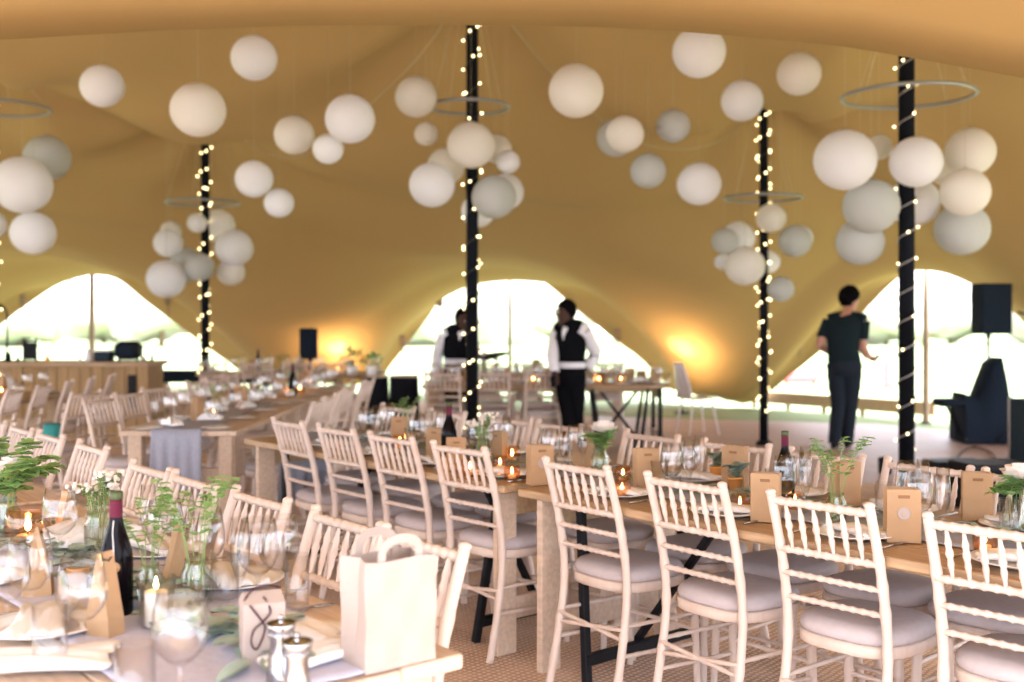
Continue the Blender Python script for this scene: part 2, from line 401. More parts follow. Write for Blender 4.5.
# ------------------------------------------------------------------ main poles, light strings, hoops
def helix(X, Y, r, z0, z1, turns, ph=0, k=14):
    n = int(turns*k); return [Vector((X+r*math.cos(ph+2*PI*i/k), Y+r*math.sin(ph+2*PI*i/k), z0+(z1-z0)*i/n)) for i in range(n+1)]
PN = ['right-hand front', 'centre', 'far left front', 'right-hand rear', 'left-hand rear']
PR = [.065, .057, .057, .050, .055]
bulb_mesh = MB().lathe([(0, -.008), (.010, -.004), (.014, .006), (.011, .018), (0, .026)], 8).mesh('bulb', 'bulb')
for k, (X, Y, Z) in enumerate(POLES):
    zt = roof(X, Y)+.0; h = zt-.03; r = PR[k]
    e = empty('tent_pole', 'black wrapped %s king pole of the tent wound with fairy lights' % PN[k], 'pole', (X, Y, 0))
    MB().lathe([(r, .0), (r, h*.33), (r*1.04, h*.33), (r*1.04, h*.335), (r, h*.34), (r, h*.66), (r*.98, h-.1), (r*.98, h)], 14).build('shaft', 'pole', e)
    MB().lathe([(r*1.9, 0), (r*1.9, .03), (r*1.2, .06), (r*1.2, 0)], 14).build('base_plate', 'black', e)
    MB().lathe([(r*1.0, h-.12), (r*1.9, h-.07), (r*2.6, h-.01), (r*1.2, h+.015), (0, h+.02)], 14).build('pole_cap', 'black', e)
    s = empty('fairy_lights', 'string of warm fairy lights wound round the %s black tent pole' % PN[k], 'string lights', (X, Y, 0), group='fairy light strings on the tent poles')
    turns = [17, 15, 15, 17, 16][k]
    pts = helix(0, 0, r+.008, .35, h-.25, turns, k*1.3)
    MB().tube(pts, .005, 5).build('cable', 'wire' if k == 0 else 'wire_dark', s)
    nb = [50, 76, 46, 84, 76][k]
    for q in range(nb):
        f_ = (q+.5)/nb+random.uniform(-.006, .006); i = int(f_*(len(pts)-1)); p = pts[max(0, min(i, len(pts)-1))]
        d = Vector((p.x, p.y, 0)).normalized()
        b = bpy.data.objects.new('bulb', bulb_mesh); C.objects.link(b); b.parent = s
        b.location = p+d*random.uniform(.012, .03)+Vector((0, 0, random.uniform(-.02, .02))); b.rotation_euler = (random.uniform(-1, 1), random.uniform(-1, 1), 0)
        sc = [.70, .80, .85, .92, 1.0][k]; b.scale = (sc, sc, sc)
hoops = [(908, 96, 64, 9.3, 'large grey hoop hanging round the right-hand front pole'), (469, 107, 40, 10.5, 'grey hoop hanging round the centre pole'),
         (0, 108, 47, 12.5, 'grey hoop at the left edge hung with lanterns'), (763, 198, 38, 12.8, 'grey hoop hanging round the right-hand rear pole'), (203, 203, 36, 14.7, 'grey hoop hanging round the left-hand rear pole')]
for px, py, rp, Y, lab in hoops:
    c = at(px, py, Y); R = rp/F*Y; e = empty('hanging_hoop', lab, 'hoop', c, group='hoops hung from the pole tops')
    MB().tube([(R*math.cos(2*PI*i/40), R*math.sin(2*PI*i/40), 0) for i in range(40)], .017, 8, closed=True).build('ring', 'steel', e)
    pz = roof(c.x, c.y)-c.z-.15
    for q in range(4):
        a = q*PI/2+.6; MB().tube([(R*math.cos(a), R*math.sin(a), .02), (.08*math.cos(a), .08*math.sin(a), pz)], .0035, 5).build('cord', 'rope', e)
# ropes strung between the pole heads
for a, b, lab in ((1, 4, 'lantern rope from the centre pole to the left-hand rear pole'), (1, 3, 'lantern rope from the centre pole to the right-hand rear pole')):
    p, q = Vector(POLES[a]), Vector(POLES[b]); pts = []
    for i in range(21):
        t = i/20; v = p.lerp(q, t); v.z = min(v.z-.25*math.sin(PI*t), roof(v.x, v.y)-.04)-.12; pts.append(v)
    tag(MB().tube(pts, .006, 5).build('rope', 'rope'), lab, 'rope', 'ropes between the pole heads')

# ------------------------------------------------------------------ paper lanterns
def lantern_proto(mname):
    e = empty('paper_lantern', 'lantern', 'lantern')
    prof = []; nr = 17
    for i in range(nr*2+1):
        a = PI*(.035+.93*i/(nr*2)); rr = 1+(.008 if i % 2 == 0 else -.008); prof.append((math.sin(a)*rr, -math.cos(a)*.96*rr))
    MB().lathe(prof, 32).build('shade', mname, e)
    MB().tube([(.11*math.cos(2*PI*i/16), .11*math.sin(2*PI*i/16), .965) for i in range(16)], .012, 5, closed=True).tube([(-.11, 0, .965), (0, 0, 1.02), (.11, 0, .965)], .008, 5).build('wire_hook', 'steel', e)
    return e
LP = {k: Proto(lantern_proto(k)) for k in ('paper', 'paper2', 'paper3')}
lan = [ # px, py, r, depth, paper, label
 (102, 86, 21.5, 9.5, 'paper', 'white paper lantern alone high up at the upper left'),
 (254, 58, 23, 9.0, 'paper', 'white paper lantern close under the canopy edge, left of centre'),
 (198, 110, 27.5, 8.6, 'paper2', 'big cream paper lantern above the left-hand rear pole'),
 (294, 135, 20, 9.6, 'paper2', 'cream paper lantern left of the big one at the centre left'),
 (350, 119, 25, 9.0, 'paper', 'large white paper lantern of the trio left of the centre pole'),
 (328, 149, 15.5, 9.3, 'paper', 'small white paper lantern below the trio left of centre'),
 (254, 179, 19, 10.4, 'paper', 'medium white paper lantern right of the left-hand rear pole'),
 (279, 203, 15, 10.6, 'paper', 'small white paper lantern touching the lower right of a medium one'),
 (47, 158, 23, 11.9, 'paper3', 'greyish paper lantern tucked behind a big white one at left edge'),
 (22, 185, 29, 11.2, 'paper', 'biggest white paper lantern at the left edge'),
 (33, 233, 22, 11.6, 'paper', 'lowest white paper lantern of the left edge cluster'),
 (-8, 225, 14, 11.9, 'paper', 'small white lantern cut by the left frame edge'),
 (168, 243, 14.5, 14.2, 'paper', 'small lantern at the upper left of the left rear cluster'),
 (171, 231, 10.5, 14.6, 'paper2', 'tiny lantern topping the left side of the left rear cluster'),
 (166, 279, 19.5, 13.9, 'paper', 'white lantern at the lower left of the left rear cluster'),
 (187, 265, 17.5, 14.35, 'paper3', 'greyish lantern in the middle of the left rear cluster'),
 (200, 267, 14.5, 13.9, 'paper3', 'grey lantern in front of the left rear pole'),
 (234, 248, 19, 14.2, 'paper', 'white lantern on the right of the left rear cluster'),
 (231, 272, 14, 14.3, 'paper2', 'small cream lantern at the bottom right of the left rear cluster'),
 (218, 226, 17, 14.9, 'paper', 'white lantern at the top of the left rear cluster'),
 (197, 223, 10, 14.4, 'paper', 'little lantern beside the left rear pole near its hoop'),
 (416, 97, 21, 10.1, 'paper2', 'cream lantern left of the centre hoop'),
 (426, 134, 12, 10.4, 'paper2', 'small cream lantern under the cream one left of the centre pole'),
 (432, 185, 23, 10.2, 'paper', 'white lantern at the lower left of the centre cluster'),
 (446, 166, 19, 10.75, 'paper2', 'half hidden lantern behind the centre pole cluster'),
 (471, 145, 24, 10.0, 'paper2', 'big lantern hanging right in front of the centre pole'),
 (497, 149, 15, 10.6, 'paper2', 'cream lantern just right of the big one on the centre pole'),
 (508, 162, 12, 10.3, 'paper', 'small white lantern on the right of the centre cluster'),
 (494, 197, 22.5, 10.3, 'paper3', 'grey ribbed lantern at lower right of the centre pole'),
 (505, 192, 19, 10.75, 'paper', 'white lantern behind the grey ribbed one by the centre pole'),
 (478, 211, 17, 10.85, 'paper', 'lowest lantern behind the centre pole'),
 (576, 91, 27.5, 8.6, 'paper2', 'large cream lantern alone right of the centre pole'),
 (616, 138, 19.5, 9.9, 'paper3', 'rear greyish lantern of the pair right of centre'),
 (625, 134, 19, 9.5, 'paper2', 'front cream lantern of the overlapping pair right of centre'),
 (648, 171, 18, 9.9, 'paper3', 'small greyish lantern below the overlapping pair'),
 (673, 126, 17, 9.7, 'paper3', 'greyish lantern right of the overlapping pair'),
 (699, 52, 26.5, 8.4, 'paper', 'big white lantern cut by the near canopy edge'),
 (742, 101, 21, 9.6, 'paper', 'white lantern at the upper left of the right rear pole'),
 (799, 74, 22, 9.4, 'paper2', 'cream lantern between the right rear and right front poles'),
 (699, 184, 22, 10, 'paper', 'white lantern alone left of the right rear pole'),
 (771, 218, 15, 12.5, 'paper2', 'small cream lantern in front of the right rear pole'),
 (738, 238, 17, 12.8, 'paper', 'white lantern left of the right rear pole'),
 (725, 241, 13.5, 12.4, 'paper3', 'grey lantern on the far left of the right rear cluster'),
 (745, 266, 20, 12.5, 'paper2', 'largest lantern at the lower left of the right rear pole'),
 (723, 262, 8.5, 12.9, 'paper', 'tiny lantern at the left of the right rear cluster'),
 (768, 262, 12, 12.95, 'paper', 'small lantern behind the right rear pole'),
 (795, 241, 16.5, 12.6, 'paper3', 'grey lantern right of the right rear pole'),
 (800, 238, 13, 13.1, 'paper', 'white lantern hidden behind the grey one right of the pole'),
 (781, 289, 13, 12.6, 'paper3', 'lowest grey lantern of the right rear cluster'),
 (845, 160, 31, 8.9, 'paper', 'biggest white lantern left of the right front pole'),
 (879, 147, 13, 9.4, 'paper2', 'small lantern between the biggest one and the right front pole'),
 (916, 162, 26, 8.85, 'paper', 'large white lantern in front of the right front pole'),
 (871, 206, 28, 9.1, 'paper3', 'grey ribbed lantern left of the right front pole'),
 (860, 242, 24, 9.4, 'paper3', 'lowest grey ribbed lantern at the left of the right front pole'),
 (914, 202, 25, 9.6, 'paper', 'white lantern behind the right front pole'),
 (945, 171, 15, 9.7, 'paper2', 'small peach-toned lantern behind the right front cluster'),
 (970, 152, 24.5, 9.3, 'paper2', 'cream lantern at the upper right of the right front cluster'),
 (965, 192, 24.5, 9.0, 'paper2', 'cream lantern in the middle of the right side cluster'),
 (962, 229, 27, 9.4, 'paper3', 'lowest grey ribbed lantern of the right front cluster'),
]
for px, py, r, Y, pm, lab in lan:
    for _ in range(30):
        p = at(px, py, Y); R = r/F*Y
        if min(roof(p.x, p.y), roof(p.x+R, p.y), roof(p.x-R, p.y), roof(p.x, p.y-R), roof(p.x, p.y+R)) > p.z+R+.05: break
        Y -= .2
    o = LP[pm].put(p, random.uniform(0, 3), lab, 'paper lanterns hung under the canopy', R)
    hh = (roof(p.x, p.y)-p.z)/R
    cd = MB().tube([(0, 0, 1.02), (0, 0, max(1.1, hh))], .0016/R, 4).build('cord', 'rope', o)

# ------------------------------------------------------------------ chiavari chairs
def turned(pts, base, nodes, amp, n=10, seg=28):
    P = catmull([Vector(p) for p in pts], 12); L = [0]
    for a, b in zip(P, P[1:]): L.append(L[-1]+(b-a).length)
    T = L[-1]; out = []; rad = []
    for i in range(seg+1):
        d = T*i/seg
        for j in range(len(L)-1):
            if L[j+1] >= d-1e-9: break
        f = (d-L[j])/max(1e-9, L[j+1]-L[j]); out.append(P[j].lerp(P[j+1], f))
        b = base if not hasattr(base, '__len__') else base[0]+(base[1]-base[0])*i/seg
        rad.append(b+sum(amp*math.exp(-((d/T-q)/.018)**2) for q in nodes))
    return out, rad
def chair_parts(detail=True):
    n = 10 if detail else 6; P = []
    for sx in (-1, 1):
        a, r = turned([(sx*.185, -.265, 0), (sx*.182, -.215, .22), (sx*.178, -.185, .45), (sx*.176, -.215, .68), (sx*.175, -.285, .915)], (.0165, .0155), (.12, .30, .49, .63, .72, .81), .003, n, 44 if detail else 10)
        mb = MB().tube(a, r, n); mb.ball((sx*.175, -.287, .920), .0175, 8, 6, (1, 1, .7)); P.append(('leg', mb, 'chair'))
    for sx in (-1, 1):
        a, r = turned([(sx*.19, .20, 0), (sx*.18, .185, .44)], (.0135, .019), (.25, .55, .85), .0035, n, 28 if detail else 4); P.append(('leg', MB().tube(a, r, n), 'chair'))
    def sq(z, x, y, rr, m=32, y0=0.0):
        out = []
        for k in range(m):
            t = 2*PI*k/m; c_, s_ = math.cos(t), math.sin(t)
            X = abs(c_)**.62*math.copysign(1, c_)*x*(1-.07*(s_ < 0)*abs(s_)); Y = abs(s_)**.62*math.copysign(1, s_)*y
            out.append(Vector((X*rr, y0+Y*rr, z)))
        return out
    def loft(levels):
        mb = MB(); m = len(levels[0]); vs = [v for l in levels for v in l]; fs = []
        for i in range(len(levels)-1):
            for k in range(m): fs.append((i*m+k, i*m+(k+1) % m, (i+1)*m+(k+1) % m, (i+1)*m+k))
        fs += [tuple(range(m-1, -1, -1)), tuple((len(levels)-1)*m+k for k in range(m))]
        return mb._add(vs, fs)
    m = 32 if detail else 14
    P.append(('seat_frame', loft([sq(.425, .195, .195, .97, m), sq(.43, .195, .195, 1, m), sq(.458, .195, .195, 1.0, m), sq(.463, .195, .195, .97, m)]), 'chair'))
    P.append(('seat_pad', loft([sq(.463, .195, .19, .95, m), sq(.472, .195, .19, 1.0, m), sq(.490, .195, .19, 1.01, m), sq(.508, .195, .19, .94, m), sq(.518, .195, .19, .76, m), sq(.522, .195, .19, .3, m)]), 'pad'))
    def yb(z): return -.185-.1*((z-.45)/.465)**1.35
    for (z, nm, rr) in ((.895, 'top_rail', .0125), (.735, 'back_rail', .011), (.655, 'back_rail', .009), (.575, 'back_rail', .009)):
        nodes = [.1+.1*i for i in range(9)] if detail else []
        a, r = turned([(-.175, yb(z), z), (0, yb(z), z), (.175, yb(z), z)], rr, nodes, .0034, 8 if detail else 5, 50 if detail else 3)
        P.append((nm, MB().tube(a, r, 8 if detail else 5), 'chair'))
    for i in range(6):
        x = -.175+.35*(i+1)/7
        z0, z1 = .735, .895; pts = [Vector((x, yb(z0+(z1-z0)*q/10), z0+(z1-z0)*q/10)) for q in range(11)]
        rad = [.0052, .0056, .0070, .0100, .0082, .0125, .0088, .0105, .007, .0056, .0052]
        if not detail: pts = pts[::5]; rad = [.008, .010, .008]
        P.append(('spindle', MB().tube(pts, rad, 8 if detail else 4), 'chair'))
    def st(a, b):
        q, r = turned([a, ((a[0]+b[0])/2, (a[1]+b[1])/2, (a[2]+b[2])/2), b], .0085, (.2, .4, .6, .8), .0022, 6, 24 if detail else 2); P.append(('stretcher', MB().tube(q, r, 8 if detail else 4), 'chair'))
    for sx in (-1, 1): st((sx*.184, .19, .18), (sx*.182, -.22, .20)); 
    if detail:
        for sx in (-1, 1): st((sx*.182, .187, .30), (sx*.18, -.20, .31))
    st((-.184, .19, .235), (.184, .19, .235)); st((-.182, -.21, .26), (.182, -.21, .30)); st((-.182, -.21, .30), (.182, -.21, .26))
    return P
def make_chair(detail=True, joined=False):
    if joined:
        w_ = MB(); out = MB()
        for nm, mb, mm in chair_parts(False):
            (out if mm == 'pad' else w_)._add(mb.v, mb.f)
        e = empty('chiavari_chair', 'chair', 'chair'); w_.build('frame', 'chair', e); out.build('seat_pad', 'pad', e); return e
    e = empty('chiavari_chair', 'chair', 'chair')
    for nm, mb, mm in chair_parts(detail):
        o = mb.build(nm, mm, e)
    return e
NEAR = Proto(make_chair(True)); FARC = Proto(make_chair(False)); TINY = Proto(make_chair(False, True))
jit = lambda a: random.uniform(-a, a)
# right-hand table, near side
for i, t in enumerate((-3.09, -2.54, -2.01, -1.47)):
    NEAR.put(tn(t, 3.205), ROT+[-.02, -.03, .03, .04][i], '%s limewashed spindle-back chair from the left along the near side of the right-hand table' % ORD[i], 'chairs along the near side of the right-hand table')
NEAR.put(tn(-.93, 3.22), ROT, 'limewashed chair at the right frame edge of the right-hand table', 'chairs along the near side of the right-hand table')
for i, t in enumerate((-5.39, -4.89, -4.395, -3.87)):
    NEAR.put(tn(t, 3.215), ROT+.03*(i-1.5), '%s limewashed spindle-back chair from the left along the near side of the centre table' % ORD[i], 'chairs along the near side of the centre table')
for i, t in enumerate((-5.84, -5.32, -4.72, -4.33)):
    NEAR.put(tn(t, 3.67), ROT+PI+jit(.06), '%s chair from the left on the far side of the centre table' % ORD[i], 'chairs on the far side of the centre table')
for i, t in enumerate((-3.67, -3.13, -2.68, -2.23, -1.81)):
    NEAR.put(tn(t, 3.67), ROT+PI+jit(.05), '%s chair from the left on the far side of the right-hand table' % ORD[i], 'chairs on the far side of the right-hand table')
# foreground left table, far side
fl = (-4.09, -3.69, -3.20, -2.68, -2.31)
for i, t in enumerate(fl):
    NEAR.put(tn(t, 1.355), ROT+PI, ['chair furthest from the camera in the foreground left row', 'second chair of the foreground left row, right behind the wine bottle', 'middle chair of the foreground left row, behind the glasses', 'pale chair directly left of the one behind the paper bag', 'pale chair directly behind the big pale paper bag'][i], 'chairs along the foreground left table')
for i, t in enumerate((-6.45, -5.97, -5.51, -4.94)):
    NEAR.put(tn(t, 1.43), ROT+PI+jit(.03), '%s chair from the left in the blurred row at the left edge' % ORD[i], 'blurred chairs at the left edge')

# ------------------------------------------------------------------ tables
def rustic_table(label, loc, rz, L, Wd, wood='wood', legs='post', h=.76, legm=None):
    e = empty('trestle_table', label, 'table', loc, rz)
    mb = MB(); k = 5 if Wd > .8 else 4
    for i in range(k):
        y = -Wd/2+Wd*(i+.5)/k; mb.box((jit(.008), y, h-.0165), (L, Wd/k-.004, .033), bev=.004)
    mb.build('tabletop', wood, e)
    for sy in (-1, 1): MB().box((0, sy*(Wd/2-.20), h-.058), (L-.3, .03, .05), bev=.004).build('apron', wood, e)
    for sx in (-1, 1):
        x = sx*(L/2-.10)
        if legs == 'post':
            for sy in (-1, 1): MB().box((x, sy*(Wd/2-.09), (h-.033)/2), (.09, .09, h-.033), bev=.006).build('leg', wood, e)
            MB().box((x, 0, .45), (.05, Wd-.26, .12), bev=.005).build('cross_rail', wood, e)
        else:
            for sy in (-1, 1): MB().box((x, sy*(Wd/2-.09), (h-.033)/2), (.035, .11, h-.033), bev=.004).build('leg', legm or ('palewood' if wood == 'wood' else wood), e)
            MB().box((x, 0, .20), (.03, Wd-.29, .10), bev=.004).build('cross_rail', 'palewood', e)
            MB().box((x, 0, h-.10), (.03, Wd-.29, .10), bev=.004).build('cross_rail', wood, e)
            xx = x-sx*.16
            for sy in (-1, 1): MB().bar((xx+sx*.04, sy*(Wd/2-.16), h-.045), (xx-sx*.06, sy*(Wd/2-.10), .0), .035, .035).build('folding_leg', 'black', e)
            MB().bar((xx-sx*.055, -(Wd/2-.10), .09), (xx-sx*.055, Wd/2-.10, .09), .035, .045).build('leg_brace', 'black', e)
            MB().bar((xx, 0, .09), (x-sx*.65, 0, h-.05), .03, .03).build('strut', 'black', e)
    return e
TC = tn(-2.23, 3.45); rustic_table('long pine plank table set for dinner on the right', TC, ROT, 2.62, .90, 'wood', 'trestle')
TL = tn(-4.85, 3.45); rustic_table('long pine plank table set for dinner in the centre', TL, ROT, 2.44, .90, 'wood', 'trestle')
T1 = tn(-3.17, 1.02); rustic_table('pale plank table in the left foreground under the paper bag', T1, ROT, 2.60, .84, 'palewood', 'post')
T2 = tn(-5.80, 1.06); rustic_table('pale plank table at the left edge behind the foreground one', T2, ROT, 2.60, .86, 'palewood', 'post')
TM = Vector((-2.13, 8.15, 0)); rustic_table('chunky pale table with a grey-blue runner hanging over its end', TM, PI/2, 2.3, .76, 'palewood', 'post')
TM2 = Vector((-2.05, 10.5, 0)); rustic_table('pale table continuing behind the one with the grey-blue runner', TM2, PI/2, 2.3, .76, 'palewood', 'post')
TN = Vector((-4.75, 9.6, 0)); rustic_table('wooden table at far left in front of the bar', TN, PI/2, 2.4, .76, 'wood', 'post')
TN2 = Vector((-4.6, 12.0-.15, 0))
TK = Vector((-.17, 12.1, 0)); rustic_table('wooden dining table behind the centre pole', TK, 0, 1.6, .76, 'wood', 'post')
TK2 = Vector((1.17, 12.1, 0)); e = rustic_table('dark-legged table behind the standing waiter', TK2, 0, 1.04, .76, 'wood', 'trestle', legm='black')
TK3 = Vector((.2, 14.6, 0)); rustic_table('far dining table under the central arch', TK3, 0, 2.6, .76, 'palewood', 'post')
TK4 = Vector((-2.9, 14.6, 0)); rustic_table('far dining table left of the black draped plinths', TK4, 0, 2.4, .76, 'palewood', 'post')

# runner cloths
def cloth_strip(name, L, Wd, z, m, label, loc, rz, drop0=0, drop1=0, cat='runner', amp=.004):
    n = 60; rows = []
    path = []
    if drop0: path += [(-L/2-.012, z-drop0+drop0*i/10) for i in range(10)]
    path += [(-L/2+L*i/n, z+.004) for i in range(n+1)]
    if drop1: path += [(L/2+.012, z-drop1*i/10) for i in range(1, 11)]
    for (x, zz) in path:
        r = []
        for j in range(25):
            y = -Wd/2+Wd*j/24; hang = max(0, z-zz)
            if abs(x) > L/2: r.append(Vector((x+math.copysign(.012+.02*hang/.4*math.sin(j*1.1)+.02*hang/.4, x), y*(1+.06*hang), zz)))
            else: r.append(Vector((x, y+.01*math.sin(x*5), zz+amp*(.5+.5*math.sin(x*9+j*.9)*math.sin(j*.5+x*3)))))
        rows.append(r)
    o = MB().grid(rows).build(name, m); o.location = loc; o.rotation_euler = (0, 0, rz)
    md = o.modifiers.new('s', 'SOLIDIFY'); md.thickness = .003; md.offset = 1
    return tag(o, label, cat)
cloth_strip('table_runner', 2.62, .38, .762, 'greylinen', 'grey-blue linen runner along the middle of the right-hand table', TC, ROT)
cloth_strip('table_runner', 2.44, .38, .762, 'greylinen', 'grey-blue linen runner along the middle of the centre table', TL, ROT, drop0=.42)
cloth_strip('table_runner', 2.5, .52, .762, 'lavender', 'lavender grey runner on the foreground left table', tn(-3.13, 1.06), ROT)
cloth_strip('table_runner', 2.5, .46, .762, 'lavender', 'lavender grey runner on the table at the left edge', T2, ROT)
cloth_strip('table_runner', 2.30, .32, .762, 'greylinen', 'grey-blue runner hanging over the near end of the chunky pale table', TM, PI/2, drop0=.42)

# ------------------------------------------------------------------ tableware prototypes
def wineglass(n=20):
    o = [(0, 0), (.037, .0), (.038, .002), (.018, .006), (.006, .012), (.0042, .03), (.004, .060), (.006, .070), (.022, .080), (.037, .098), (.0455, .122), (.0455, .145), (.042, .175), (.036, .213)]
    i = [(.0348, .213), (.0406, .175), (.0441, .145), (.0440, .122), (.0358, .099), (.021, .082), (.004, .0745), (0, .074)]
    return MB().lathe(o+i, n)
def tumbler(n=20, r=.036, h=.13):
    return MB().lathe([(0, 0), (r*.9, 0), (r*.93, .004), (r, h), (r-.0022, h), (r*.93-.0025, .014), (r*.8, .011), (0, .011)], n)
gm = {'hi': wineglass(24), 'lo': wineglass(10)}
PW = Proto(gm['hi'].build('wine_glass', 'glass')); tag(PW.o, 'x', 'wine glass')
PWl = Proto(gm['lo'].build('wine_glass', 'glass')); tag(PWl.o, 'x', 'wine glass')
PT = Proto(tumbler(24).build('tumbler', 'glass')); tag(PT.o, 'x', 'tumbler')
PTl = Proto(tumbler(10).build('tumbler', 'glass')); tag(PTl.o, 'x', 'tumbler')
flute = MB().lathe([(0, 0), (.028, 0), (.028, .002), (.006, .008), (.0038, .02), (.004, .07), (.012, .085), (.023, .12), (.0245, .16), (.020, .23), (.0188, .23), (.0232, .16), (.0216, .121), (.010, .088), (0, .086)], 16)
PF = Proto(flute.build('champagne_flute', 'glass')); tag(PF.o, 'x', 'champagne flute')
pl = MB().lathe([(0, .004), (.06, .004), (.08, .003), (.085, .007), (.115, .014), (.135, .018), (.136, .021), (.115, .018), (.085, .012), (.078, .008), (0, .008)], 36)
PP = Proto(pl.build('dinner_plate', 'white')); tag(PP.o, 'x', 'plate')
def napkin():
    rows = []
    for i in range(15):
        r = []
        for j in range(9):
            x = -.11+.22*i/14; y = -.05+.10*j/8
            r.append(Vector((x+.006*math.sin(j), y*(1-.25*math.sin(PI*i/14)), .018+.014*math.sin(PI*i/14)+.006*math.sin(j*1.7+i*.5)*(.4+i/14))))
        rows.append(r)
    b = MB(); b.grid(rows); top = [[v for v in r] for r in rows]
    n0 = [[Vector((v.x*1.02, v.y*1.04, .012)) for v in r] for r in rows]; b.grid(n0)
    # sides
    b.grid([[r[0] for r in rows], [r[0] for r in n0]]); b.grid([[r[-1] for r in rows], [r[-1] for r in n0]]); b.grid([rows[0], n0[0]]); b.grid([rows[-1], n0[-1]])
    return b
PN_ = Proto(napkin().build('napkin', 'linen')); tag(PN_.o, 'x', 'napkin')
def fork():
    b = MB(); b.tube([(0, -.10, .004), (0, -.02, .005), (0, .04, .006)], [.004, .0028, .003], 6)
    for k in range(4): x = -.009+.006*k; b.tube([(0, .035, .006), (x, .05, .005), (x, .095, .004)], [.002, .0016, .001], 5)
    return b
def knife():
    b = MB(); b.tube([(0, -.11, .004), (0, -.01, .004)], [.0045, .004], 6); b.box((0.001, .055, .005), (.014, .13, .0022), bev=.0008); return b
PFk = Proto(fork().build('fork', 'chrome')); tag(PFk.o, 'x', 'fork')
PKn = Proto(knife().build('knife', 'chrome')); tag(PKn.o, 'x', 'knife')

def kraft_bag(w_=.10, d=.05, h=.17, gable=False, m='kraft', sticker=False, handle='slot'):
    e = empty('gift_bag', 'x', 'paper bag'); b = MB()
    if gable:
        v = [(-w_/2, -d/2, 0), (w_/2, -d/2, 0), (w_/2, d/2, 0), (-w_/2, d/2, 0), (-w_/2, -d/2*.95, h*.22), (w_/2, -d/2*.95, h*.22), (w_/2, d/2*.95, h*.22), (-w_/2, d/2*.95, h*.22), (-w_/2*.9, -.003, h), (w_/2*.9, -.003, h), (w_/2*.9, .003, h), (-w_/2*.9, .003, h), (-w_/2*.7, 0, h*.7), (w_/2*.7, 0, h*.7)]
        f = [(3, 2, 1, 0), (0, 1, 5, 4), (2, 3, 7, 6), (1, 2, 6, 5), (3, 0, 4, 7), (4, 5, 9, 8), (6, 7, 11, 10), (8, 9, 10, 11), (5, 6, 13), (5, 13, 9), (13, 6, 10), (9, 13, 10), (7, 4, 12), (12, 4, 8), (7, 12, 11), (12, 8, 11)]
        b._add(v, f, False).build('bag_body', m, e)
        MB().tube([(-.012, -.006, h*.93), (0, -.012, h*.9), (.012, -.006, h*.93)], .0018, 5).build('tie', 'cord', e)
    else:
        tk = .0012
        for (z0, ins) in ((0, 0),):
            o_ = [(-w_/2, -d/2), (w_/2, -d/2), (w_/2+.0, 0), (w_/2, d/2), (-w_/2, d/2), (-w_/2, 0)]
            vs = []
            for z, s_ in ((0, 1), (h*.5, 1), (h, 1)):
                for (x, y) in o_:
                    pin = .012*z/h if y == 0 else 0
                    vs.append(Vector((x-math.copysign(pin, x), y, z)))
            fs = [(5, 4, 3, 2, 1, 0)]
            for l in range(2):
                for k in range(6): fs.append((l*6+k, l*6+(k+1) % 6, (l+1)*6+(k+1) % 6, (l+1)*6+k))
            b._add(vs, fs, False)
        o = b.build('bag_body', m, e); md = o.modifiers.new('s', 'SOLIDIFY'); md.thickness = .0016; md.offset = -1
        if handle == 'slot':
            MB().box((0, -d/2-.0008, h*.86), (w_*.34, .002, .010), bev=.0008).build('handle_slot', 'kraftdark', e)
            MB().box((0, d/2+.0008, h*.86), (w_*.34, .002, .010), bev=.0008).build('handle_slot', 'kraftdark', e)
        if sticker:
            MB().lathe([(0, 0), (.021, 0), (.021, .0012), (.018, .0014), (.017, .0010), (.010, .0010), (.009, .0014), (0, .0014)], 24).build('round_sticker', 'palekraft', e)
            st_ = [c for c in e.children if c.name.startswith('round_sticker')][0]; st_.rotation_euler = (PI/2, 0, 0); st_.location = (0, -d/2-.0003, h*.55)
    return e
PB = Proto(kraft_bag()); PBs = Proto(kraft_bag(.105, .06, .17, sticker=True)); PG = Proto(kraft_bag(.042, .072, .18, gable=True))
for c_ in PG.o.children: c_.rotation_euler = (0, 0, PI/2)

def bottle():
    e = empty('wine_bottle', 'x', 'bottle')
    MB().lathe([(0, 0), (.037, 0), (.0395, .006), (.0395, .135), (.037, .160), (.026, .195), (.0165, .225), (.0145, .245), (.0145, .290), (0, .290)], 28).build('glass_body', 'bottle', e)
    MB().lathe([(.0150, .232), (.0152, .236), (.0152, .276), (.0150, .280)], 24).build('foil', 'foil', e)
    MB().lathe([(.0150, .280), (.0162, .282), (.0162, .297), (.013, .300), (0, .300)], 24).build('screw_cap', 'foilgreen', e)
    return e
PBo = Proto(bottle())

